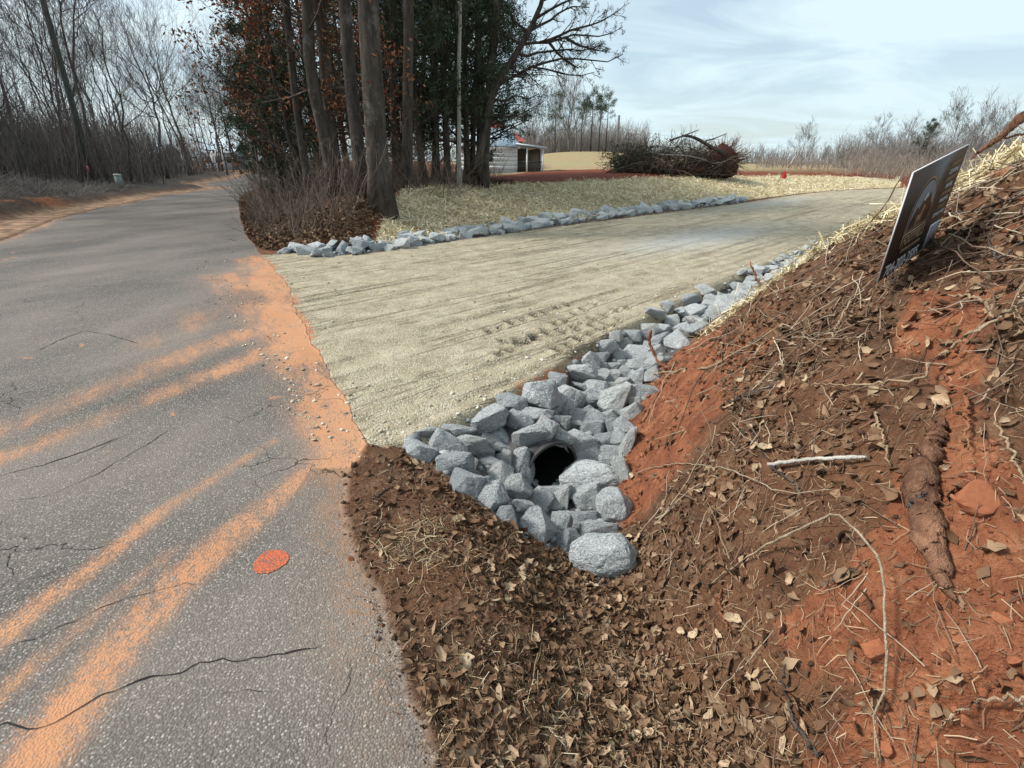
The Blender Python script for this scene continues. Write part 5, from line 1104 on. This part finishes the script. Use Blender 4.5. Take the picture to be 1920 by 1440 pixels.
sbox('name_panel', -.175, .065, -.112, -.052, -.0040, -.0022, SG_T); sbox('name_panel_inner', -.170, .060, -.108, -.056, -.0056, -.0042, SG_B)
text('FOOTHILLS', -.055, -.103, .062, SG_T, 'lettering', .72, bold=True)
text('GRADING & CLEARING', -.055, -.135, .022, SG_T, 'lettering', .95)
text('704-202-2585', -.10, -.212, .075, SG_W, 'phone_number', .86, bold=True)
for i, s in enumerate(['GRADING','CLEARING','DRIVEWAYS','GRAVEL','DRAINAGE','HAULING','PONDS','DEMOLITION']): text(s, .195, .165-.031*i, .026, SG_W if i % 2 else SG_T, 'service_line', .9)
sbox('white_panel', .165, .290, -.215, -.095, -.0040, -.0022, SG_W); sbox('grey_panel', .174, .281, -.207, -.103, -.0056, -.0042, plain('sign_grey', (.24,.23,.26)))
gs = Geo(); inv = SR.inverted()
gd1, _ = hit(1641, 600, True)
for a in (-.12, .12):
    p = np.array([[a, .0045, .1], [a, .0045, -.2265], [a-.01, .004, -.34], [a-.02, .002, -.44]]); gs.add(*tube_np(p, np.full(4, .0022), 6))
gs.add(*tube_np(np.array([[-.13, .003, -.315], [.12, .003, -.315]]), np.full(2, .0022), 6)); link('wire_stake', gs.mesh('wire_stake', WIRE, True), sign)

# ------------------------------------------------------------------ poles, cabinet
def up_at(p, y, u, v): r = ray(u, v); return np.array([r[0]/r[1]*y, y, CAMH+r[2]/r[1]*y])
b = hit(178, 346, False, 24)[0]; y0 = b.y
top = up_at(b, y0, 80, 0); d = top-np.array(b); P = np.array([np.array(b)-d*.03, np.array(b)+d*.5, np.array(b)+d*1.0, np.array(b)+d*1.35])-np.array(b)
PW = bark('pole_wood', (.055,.060,.055), (.12,.125,.11), 14)
pole = thing('utility_pole', 'dark wooden utility pole leaning left at the edge of the wood', 'utility pole', None, None, b)
g = Geo(); g.add(*tube_np(P, np.array([.15, .14, .125, .115]), 14)); link('pole_shaft', g.mesh('pole_shaft', PW, True), pole)
V, Qd = box_v(-1.1, 1.1, -.05, .05, -.06, .06); V += P[3]-np.array([0, .17, .4]); link('crossarm', mesh_np('crossarm', V, Qd, PW), pole)
V, Qd = box_v(-.035, .035, -.175, -.15, 1.15, 1.42); V += np.array([-.30, 0, 0]); g = Geo(); V, Qd = box_v(-.045, .045, -.155, -.140, -.16, .16); V += P[1]*0+(d*.095); link('marker_tag', mesh_np('marker_tag', V, Qd, plain('tag_red', (.65,.10,.09))), pole)
cb = hit(226, 350, False, 27)[0]; CG = plain('cabinet_green', (.22,.30,.26), .6)
cab = thing('utility_cabinet', 'pale green utility pedestal standing at the roadside by the wood', 'utility cabinet', None, None, cb)
V, Qd = box_v(-.17, .17, -.13, .13, -.1, .62); link('cabinet_body', mesh_np('cabinet_body', V, Qd, CG), cab)
V, Qd = box_v(-.19, .19, -.15, .15, .62, .70); V[4:, :2] *= .86; link('cabinet_lid', mesh_np('cabinet_lid', V, Qd, plain('cabinet_lid', (.42,.47,.43))), cab)
cab.rotation_euler = (0, rad(3), rad(-25)); cab.scale = (.9, .9, .9)
def far(u, v, d): r = ray(u, v); x = r[0]/r[1]*d; return Vector((x, d, CAMH + r[2]/r[1]*d))
pb = far(1155, 290, 62); pb.z = gz(pb.x, pb.y, False)
fp = thing('utility_pole', 'thin pale utility pole beyond the clearing, left of the brush pile', 'utility pole', None, None, pb)
tp = far(1161, 216, 62)
g = Geo(); g.add(*tube_np(np.array([(0, 0, -.2), tuple(tp-pb)]), np.array([.16, .12]), 8)); link('pole_shaft', g.mesh('pole_shaft', BK_FAR, True), fp)
V, Qd = box_v(-.2, .2, -.2, .2, -.35, .35); V += np.array(tp-pb)+np.array([.35, 0, -1.2]); link('transformer', mesh_np('transformer', V, Qd, plain('transformer_grey', (.35,.36,.37))), fp)
WM = plain('cable', (.12,.12,.13))
for i, (u2, v2) in enumerate([(1235, 235), (1260, 250)]):
    a = np.array(tp)-np.array([0, 0, .2+.9*i]); e = np.array(far(1420+60*i, 262+8*i, 150)); s = np.linspace(0, 1, 14)[:, None]; P = a+(e-a)*s; P[:, 2] -= 1.6*4*(s*(1-s))[:, 0]*.5
    g = Geo(); g.add(*tube_np(P, np.full(14, .022), 4)); link('power_line', g.mesh('power_line', WM), fp)
    fp.children[-1].matrix_parent_inverse = Matrix.Translation(-pb)

# ------------------------------------------------------------------ white shed with porch, buildings
WSID = Mat('white_siding'); _w = WSID.n('ShaderNodeTexWave', bands_direction='Z'); WSID.t.links.new(WSID.co, _w.inputs[0]); _w.inputs['Scale'].default_value = 3.0
WSID.bump(_w.outputs['Fac'], .02, .6); WSID = WSID.done((.80,.83,.84), .7)
ROOFB = plain('metal_roof', (.50,.60,.68), .45); REDR = plain('red_roof', (.28,.06,.045)); WOODP = plain('porch_wood', (.20,.155,.11)); DARKW = plain('dark_glass', (.05,.06,.07), .2, .5); WTRIM = plain('white_trim', (.72,.74,.75))
sb = far(936, 313, 34); sb.z = gz(sb.x, sb.y, False)
shed = thing('shed', 'small white shed with a pale metal roof and an open porch behind the grove', 'shed', None, None, sb)
def bpart(par, name, b_, mat): V, Qd = box_v(*b_); return link(name, mesh_np(name, V, Qd, mat), par)
bpart(shed, 'wall', (-2.6, 1.15, 0, 3.2, -.3, 1.55), WSID)
for zc in (.2, .45, .7, .95, 1.2): bpart(shed, 'siding_board', (-2.61, 1.16, -.02, -.001, zc, zc+.225), WTRIM if zc == 9 else WSID)
V = np.array([(-2.8,-.25,1.50),(1.3,-.25,1.50),(.75,1.6,2.55),(-2.8,1.6,2.55),(-2.8,-.25,1.56),(1.3,-.25,1.56),(.75,1.6,2.62),(-2.8,1.6,2.62),(1.3,3.4,1.5),(-2.8,3.4,1.5),(1.3,3.4,1.56),(-2.8,3.4,1.56)])
rf = link('roof', mesh_np('roof', V, [(4,5,6,7),(0,3,2,1),(0,1,5,4),(1,2,6,5),(7,6,10,11),(2,3,9,8),(2,8,10,6),(0,4,7,3)], ROOFB), shed)
for i in range(9): V, Qd = box_v(-2.7+.45*i-.012, -2.7+.45*i+.012, -.25, 1.58, 1.585, 1.62); V[:, 2] += (V[:, 1]+.25)/1.85*1.06; link('roof_seam', mesh_np('roof_seam', V, Qd, ROOFB), rf)
w = bpart(shed, 'window', (-1.1, -.35, -.04, -.021, .62, 1.25), WTRIM); bpart(w, 'pane', (-1.04, -.41, -.055, -.041, .68, 1.19), DARKW)
V, Qd = box_v(1.05, 3.0, -.3, 2.6, 1.62, 1.72); V[:, 2] -= (V[:, 0]-1.05)*.12; link('porch_roof', mesh_np('porch_roof', V, Qd, ROOFB), shed)
for x, y in ((1.75, -.15), (2.75, -.15), (2.75, 2.3)): bpart(shed, 'porch_post', (x-.05, x+.05, y-.05, y+.05, -.3, 1.5-.1*(x-1.05)), WTRIM)
bpart(shed, 'porch_back_wall', (1.16, 2.7, 2.3, 2.36, -.1, 1.45), WOODP)
rl = bpart(shed, 'porch_rail', (1.2, 2.7, -.16, -.12, .62, .68), DARKW)
for i in range(11): bpart(rl, 'baluster', (1.22+.14*i, 1.25+.14*i, -.155, -.125, 0, .62), DARKW)
bpart(shed, 'porch_floor', (1.16, 2.85, -.2, 2.5, -.3, 0), WOODP)
hb = far(915, 313, 41); hb.z = gz(hb.x, hb.y, False)
hs = thing('house', 'red roofed house mostly hidden behind the shed and the grove', 'house', None, None, hb)
bpart(hs, 'wall', (-1.6, 2.4, 0, 6, -.3, 2.1), WSID)
V = np.array([(-2.0,-.5,2.0),(2.9,-.5,2.0),(2.9,6.5,2.0),(-2.0,6.5,2.0),(-1.0,3,3.7),(.6,3,3.7)]); link('roof', mesh_np('roof', V, [(0,1,5,4),(2,3,4,5),(1,2,5,5),(3,0,4,4)], REDR), hs)
w = bpart(hs, 'window', (-.9, .1, -.03, -.002, .8, 1.9), WTRIM); bpart(w, 'pane', (-.8, 0.0, -.05, -.031, .9, 1.8), DARKW)
SIDG = plain('grey_siding', (.42,.45,.47))
for i, (u, v, d, wd_, hh, lab) in enumerate([(245, 218, 88, 6, 2.2, 'long white building showing through the bare trees on the hill'), (392, 222, 84, 5, 2.2, 'pale white house seen between the trunks at the bend of the road')]):
    q = far(u, v, d); q.z = gz(q.x, q.y, False)+.3
    o = thing('building', lab, 'building', None, None, q)
    bpart(o, 'wall', (-wd_/2, wd_/2, 0, 5, -1, hh), SIDG)
    V = np.array([(-wd_/2-.4,-.4,hh),(wd_/2+.4,-.4,hh),(wd_/2+.4,5.4,hh),(-wd_/2-.4,5.4,hh),(-wd_/2-.4,2.5,hh+1.6),(wd_/2+.4,2.5,hh+1.6)]); link('roof', mesh_np('roof', V, [(0,1,5,4),(2,3,4,5),(1,2,5,5),(3,0,4,4)], ROOFB), o)
    for j in range(3):
        xx = -wd_/2+wd_*(j+.5)/3; w = bpart(o, 'window', (xx-.5, xx+.5, -.04, -.002, .7, 1.7), WTRIM); bpart(w, 'pane', (xx-.42, xx+.42, -.06, -.041, .78, 1.62), DARKW)

# ------------------------------------------------------------------ brush pile of the cleared tree
bp = far(1265, 322, 26.5); bp.z = gz(bp.x, bp.y, False)
pile = thing('brush_pile', 'big heap of uprooted tree, branches and red root ball on the clearing', 'brush pile', None, None, bp)
rg = np.random.default_rng(12); n = 420
s = rg.uniform(-1, 1, n); c = np.stack([s*2.6-.3, rg.normal(0, .7, n), np.abs(rg.normal(0, .1, n))+rg.random(n)*np.maximum(.15, (1.15-.55*np.abs(s)**1.5))*1.0], 1)
dr = unit(np.stack([rg.normal(0, 1, n)+.5*np.sign(rg.normal(size=n)), rg.normal(0, .7, n), rg.normal(.15, .55, n)], 1)); Lb = rg.uniform(.7, 2.4, n); t = np.linspace(-.5, .5, 7)
P = c[:, None]+dr[:, None]*t[None, :, None]*Lb[:, None, None]+np.array([0, 0, -.35])*(t**2)[None, :, None]*Lb[:, None, None]+np.cumsum(rg.normal(size=(n, 7, 3)), 1)*.03; P[:, :, 2] = np.maximum(P[:, :, 2], .0)
R = rg.uniform(.008, .026, n)[:, None]*np.linspace(1, .4, 7)[None]
B1, Q1 = branches(rg, P, R, 7, .2, 1, .5, 45, .12, 4, .6, .3)
g = Geo(); V_, Q_ = tube_np(P, R, 5); g.add(V_, Q_, np.repeat(rg.random(n), 35)); V_, Q_ = tube_np(B1, np.maximum(Q1, .006), 3); g.add(V_, Q_, np.repeat(rg.random(len(B1))*.7, 12))
link('branches', g.mesh('pile_branches', tinted('pile_twigs', (.025,.020,.018), (.080,.062,.050), (.20,.165,.13))), pile, kind='stuff')
def pl_limb(pts, r0, r1, name, mat):
    P = np.array([tuple(far(u, v, 26.0)-bp) for u, v in pts]); L = np.linspace(0, 1, len(P)); s = np.linspace(0, 1, 16); Q = np.stack([np.interp(s, L, P[:, i]) for i in range(3)], 1); Q[:, 1] += -.35
    g = Geo(); g.add(*tube_np(Q, np.linspace(r0, r1, 16), 8)); link(name, g.mesh(name, mat, True), pile)
pl_limb([(1355,290),(1330,277),(1305,262),(1290,256),(1275,255)], .10, .05, 'fallen_trunk', BK_GREY)
pl_limb([(1318,265),(1335,260),(1357,251)], .035, .015, 'limb', BK_GREY); pl_limb([(1252,264),(1280,254),(1306,244)], .05, .015, 'limb', BK_DARK)
pl_limb([(1234,290),(1260,291),(1285,292),(1320,300)], .035, .03, 'limb', BK_PALE); pl_limb([(1200,323),(1192,312),(1186,300)], .06, .03, 'limb', BK_GREY); pl_limb([(1222,322),(1228,300),(1230,280)], .04, .02, 'limb', BK_GREY)
bm = bmesh.new(); bmesh.ops.create_icosphere(bm, subdivisions=4, radius=1); co = np.array([v.co[:] for v in bm.verts]); rr = 1+.42*fbm(co[:, 0]+co[:, 2], co[:, 1]-co[:, 2], 2.5, 4, 3)
for v, q, k in zip(bm.verts, co, rr): v.co = (q[0]*k*(.78-.2*q[2]), q[1]*k*.7, q[2]*k*.70+.42)
me = bpy.data.meshes.new('root_ball'); bm.to_mesh(me); bm.free(); DR = plain('root_soil', (.055,.018,.012), .95); me.materials.append(DR); me.polygons.foreach_set('use_smooth', np.ones(len(me.polygons), bool)); rb = link('root_ball', me, pile); rb.location = far(1352, 300, 26.5)-bp; rb.location.z = .15
n = 220; a = unit(rg.normal(size=(n, 3))); P = a[:, None]*np.linspace(.6, 1.5, 5)[None, :, None]*np.array([.9, .75, .72])+np.array([0, 0, .45]) + np.cumsum(rg.normal(size=(n, 5, 3)), 1)*.05
g = Geo(); g.add(*tube_np(P, np.tile(np.linspace(.022, .006, 5), (n, 1)), 3)); link('roots', g.mesh('roots', tinted('root_red', (.10,.035,.02), (.16,.06,.035))), rb, kind='stuff')
bm = bmesh.new(); bmesh.ops.create_icosphere(bm, subdivisions=4, radius=1); co = np.array([v.co[:] for v in bm.verts]); rr = 1+.3*fbm(co[:, 0]*2+co[:, 2], co[:, 1]-co[:, 2], 1.5, 4, 8)
for v, q, k in zip(bm.verts, co, rr): v.co = (q[0]*k*1.7, q[1]*k*.8, q[2]*k*.34+.1)
me = bpy.data.meshes.new('soil_mound'); bm.to_mesh(me); bm.free(); me.materials.append(DR); me.polygons.foreach_set('use_smooth', np.ones(len(me.polygons), bool)); o = link('soil_mound', me, pile); o.location = (1.0, .1, 0)
cc = np.stack([rg.normal(-2.1, .7, 240), rg.normal(0, .6, 240), np.abs(rg.normal(.7, .4, 240))], 1); g = Geo(); g.add(*leaf_cards(rg, cc, .11, .12, 9, .6, 0, .5)); link('evergreen_leaves', g.mesh('evergreen_leaves', NEEDLE), pile, kind='stuff')

# ------------------------------------------------------------------ red power tool stuck upright in the clay
tb = far(1470, 327, 29.5); tb.z = gz(tb.x, tb.y, False)+.02
tool = thing('pole_tool', 'red engine tool with a long thin shaft standing on the clay beyond the straw', 'garden tool', None, None, tb)
tool.scale = (.95, .95, .95); REDP = plain('tool_red', (.55,.02,.02), .35, .5); BLK = plain('tool_black', (.03,.025,.03), .5)
bm = bmesh.new(); bmesh.ops.create_cube(bm, size=1); bmesh.ops.bevel(bm, geom=list(bm.edges), offset=.18, segments=3, affect='EDGES'); me = bpy.data.meshes.new('engine_body'); bm.to_mesh(me); bm.free(); me.materials.append(REDP); o = link('engine_body', me, tool); o.scale = (.24, .2, .22); o.location = (.03, 0, .12); o.rotation_euler = (0, .3, 0)
o = link('fuel_tank', me.copy(), tool); o.data.materials.clear(); o.data.materials.append(REDP); o.scale = (.14, .14, .18); o.location = (.02, -.02, .30); o.rotation_euler = (0, .35, 0)
def tpipe(name, pts, r, mat): g = Geo(); P = np.array(pts, float); g.add(*tube_np(P, np.full(len(P), r), 8)); link(name, g.mesh(name, mat, True), tool)
tpipe('shaft', [(.05, 0, .35), (.20, 0, .62), (.32, 0, .98), (.44, 0, 1.28), (.50, 0, 1.45)], .024, plain('shaft_grey', (.45,.43,.45))); tpipe('grip', [(.17, 0, .58), (.26, 0, .80)], .032, plain('grip_maroon', (.16,.05,.07)))
tpipe('curved_head', [(.44, 0, 1.28), (.49, 0, 1.42), (.55, 0, 1.48), (.60, 0, 1.50)], .026, plain('head_grey', (.25,.24,.26))); tpipe('harness_strap', [(-.18, 0, .0), (-.16, 0, .16), (-.08, 0, .34), (.02, 0, .42), (.06, 0, .36)], .022, BLK)

# ------------------------------------------------------------------ parked vehicle behind the bank
vb = far(1925, 300, 30); vb.z = gz(vb.x, vb.y, False)
car = thing('parked_vehicle', 'white vehicle with dark windows parked beyond the crest of the bank, at the right border', 'vehicle', None, None, vb)
CW = plain('car_white', (.62,.68,.68), .3, .5)
def prism(name, prof, y0, y1, mat, par):
    n = len(prof); V = [(a, y0, b) for a, b in prof]+[(a, y1, b) for a, b in prof]; bm = bmesh.new(); vs = [bm.verts.new(v) for v in V]; bm.faces.new(vs[:n]); bm.faces.new(vs[n:][::-1])
    for i in range(n): bm.faces.new((vs[i], vs[(i+1) % n], vs[(i+1) % n+n], vs[i+n]))
    bmesh.ops.recalc_face_normals(bm, faces=bm.faces); bmesh.ops.bevel(bm, geom=list(bm.edges), offset=.04, segments=2, affect='EDGES'); me = bpy.data.meshes.new(name); bm.to_mesh(me); bm.free(); me.materials.append(mat); return link(name, me, par)
prism('body', [(-2.3,.35),(-2.35,.9),(-1.5,1.05),(-.8,1.7),(1.6,1.75),(2.2,1.1),(2.3,.4)], -.9, .9, CW, car); prism('window', [(-1.35,1.1),(-.72,1.62),(1.5,1.66),(1.95,1.12)], -.93, -.88, DARKW, car)
for x in (-1.5, 1.5):
    w = link('wheel', None, None); bpy.data.objects.remove(w); g = Geo(); g.add(*tube_np(np.array([(x, -.95, .35), (x, -.72, .35)]), np.array([.36, .36]), 20)); w = link('wheel', g.mesh('wheel', BLK, True), car); g = Geo(); g.add(*tube_np(np.array([(x, -.965, .35), (x, -.93, .35)]), np.array([.2, .2]), 16)); link('rim', g.mesh('rim', CW, True), w)

# ------------------------------------------------------------------ trees and brush beyond the clearing
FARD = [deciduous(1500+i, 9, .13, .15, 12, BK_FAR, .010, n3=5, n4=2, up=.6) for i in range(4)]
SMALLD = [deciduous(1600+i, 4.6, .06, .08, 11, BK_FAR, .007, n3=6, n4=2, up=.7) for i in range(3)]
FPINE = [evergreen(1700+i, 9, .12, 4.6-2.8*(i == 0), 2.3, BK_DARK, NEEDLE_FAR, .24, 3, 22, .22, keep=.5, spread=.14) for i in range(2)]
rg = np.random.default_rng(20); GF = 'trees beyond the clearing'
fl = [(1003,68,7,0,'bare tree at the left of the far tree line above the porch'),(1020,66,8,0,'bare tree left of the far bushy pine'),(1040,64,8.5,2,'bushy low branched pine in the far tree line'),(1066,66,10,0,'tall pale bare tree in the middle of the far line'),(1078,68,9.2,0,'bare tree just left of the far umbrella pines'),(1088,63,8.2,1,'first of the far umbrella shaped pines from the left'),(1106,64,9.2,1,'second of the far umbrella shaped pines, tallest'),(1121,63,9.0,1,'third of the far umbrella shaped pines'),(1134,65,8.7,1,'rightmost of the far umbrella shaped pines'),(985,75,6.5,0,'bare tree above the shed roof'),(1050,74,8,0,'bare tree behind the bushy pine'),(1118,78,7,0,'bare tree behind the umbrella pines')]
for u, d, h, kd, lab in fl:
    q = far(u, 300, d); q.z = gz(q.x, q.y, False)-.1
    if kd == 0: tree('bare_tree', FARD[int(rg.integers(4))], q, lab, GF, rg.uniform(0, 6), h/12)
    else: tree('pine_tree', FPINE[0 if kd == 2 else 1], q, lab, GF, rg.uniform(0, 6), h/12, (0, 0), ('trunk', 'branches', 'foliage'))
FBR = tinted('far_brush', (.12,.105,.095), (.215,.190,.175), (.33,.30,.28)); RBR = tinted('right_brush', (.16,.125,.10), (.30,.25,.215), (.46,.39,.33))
def band_fx(u0, u1, d0, d1):
    def f(r3, n):
        u = r3.uniform(u0, u1, n); d = r3.uniform(d0, d1, n); r = (u-960)/F; x = r/ (math.cos(PITCH)+.4565*math.sin(PITCH))*d; return x, d+0*x
    return f
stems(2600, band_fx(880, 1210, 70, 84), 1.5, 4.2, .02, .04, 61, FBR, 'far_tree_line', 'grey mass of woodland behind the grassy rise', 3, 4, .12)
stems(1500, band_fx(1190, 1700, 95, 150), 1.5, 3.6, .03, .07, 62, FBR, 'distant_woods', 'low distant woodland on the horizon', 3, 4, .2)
def fx_r(r3, n):
    u = r3.uniform(1420, 2150, n); d = r3.uniform(34, 52, n)-4*np.clip((u-1500)/300, 0, 1.5); x, y = band_fx(0, 1, 0, 1)(r3, 1); r = (u-960)/F; return r/(math.cos(PITCH)+.4565*math.sin(PITCH))*d, d
def fx_r0(r3, n):
    x, y = fx_r(r3, n); k = (x/y < .80) & (r3.random(len(x)) < .75); return x[k], y[k]
def fx_r1(r3, n):
    x, y = fx_r(r3, n); k = x/y >= .62; return x[k], y[k]
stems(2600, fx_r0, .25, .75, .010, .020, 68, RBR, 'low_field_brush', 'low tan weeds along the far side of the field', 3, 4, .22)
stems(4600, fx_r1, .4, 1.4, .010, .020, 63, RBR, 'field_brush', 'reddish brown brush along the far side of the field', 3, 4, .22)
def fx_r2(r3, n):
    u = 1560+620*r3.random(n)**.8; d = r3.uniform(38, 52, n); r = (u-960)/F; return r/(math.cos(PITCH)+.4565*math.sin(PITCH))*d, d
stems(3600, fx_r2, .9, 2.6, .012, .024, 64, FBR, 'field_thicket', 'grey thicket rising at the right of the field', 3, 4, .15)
GS = 'small bare trees along the far side of the field'
for u, d, h, lab in [(1372,60,3.6,'small rounded bare tree just right of the brush pile'),(1425,72,3.3,'small bare tree half way between brush pile and red tool'),(1445,80,3.0,'little bare tree behind the red tool'),(1502,48,4.6,'upright bare tree right of the red tool'),(1545,50,2.6,'low bare shrub left of the thicket'),(1640,46,5.2,'bare bush with rounded outline in front of the thicket'),(1690,44,4.8,'dense rounded bare tree, highest part of the thicket'),(1768,42,6.6,'tall bare tree above the sign'),(1735,45,5.0,'bare tree left of the tall tree above the sign'),(1830,36,5.6,'bare tree with spreading limbs behind the thick branch'),(1868,38,5.2,'rightmost bare tree above the crest of the bank'),(1810,44,4.2,'bare tree between the two tall trees at the right')]:
    q = far(u, 300, d); q.z = gz(q.x, q.y, False)-.1; tree('bare_tree', SMALLD[int(rg.integers(3))], q, lab, GS, rg.uniform(0, 6), h/7.6, (.06, 0))
q = far(1722, 300, 40); q.z = gz(q.x, q.y, False)-.1; tree('cedar_tree', CED[0], q, 'dull green cedar bush in the thicket left of the tall bare tree', GS, 1, .5, (0, 0), ('trunk', 'branches', 'foliage'))
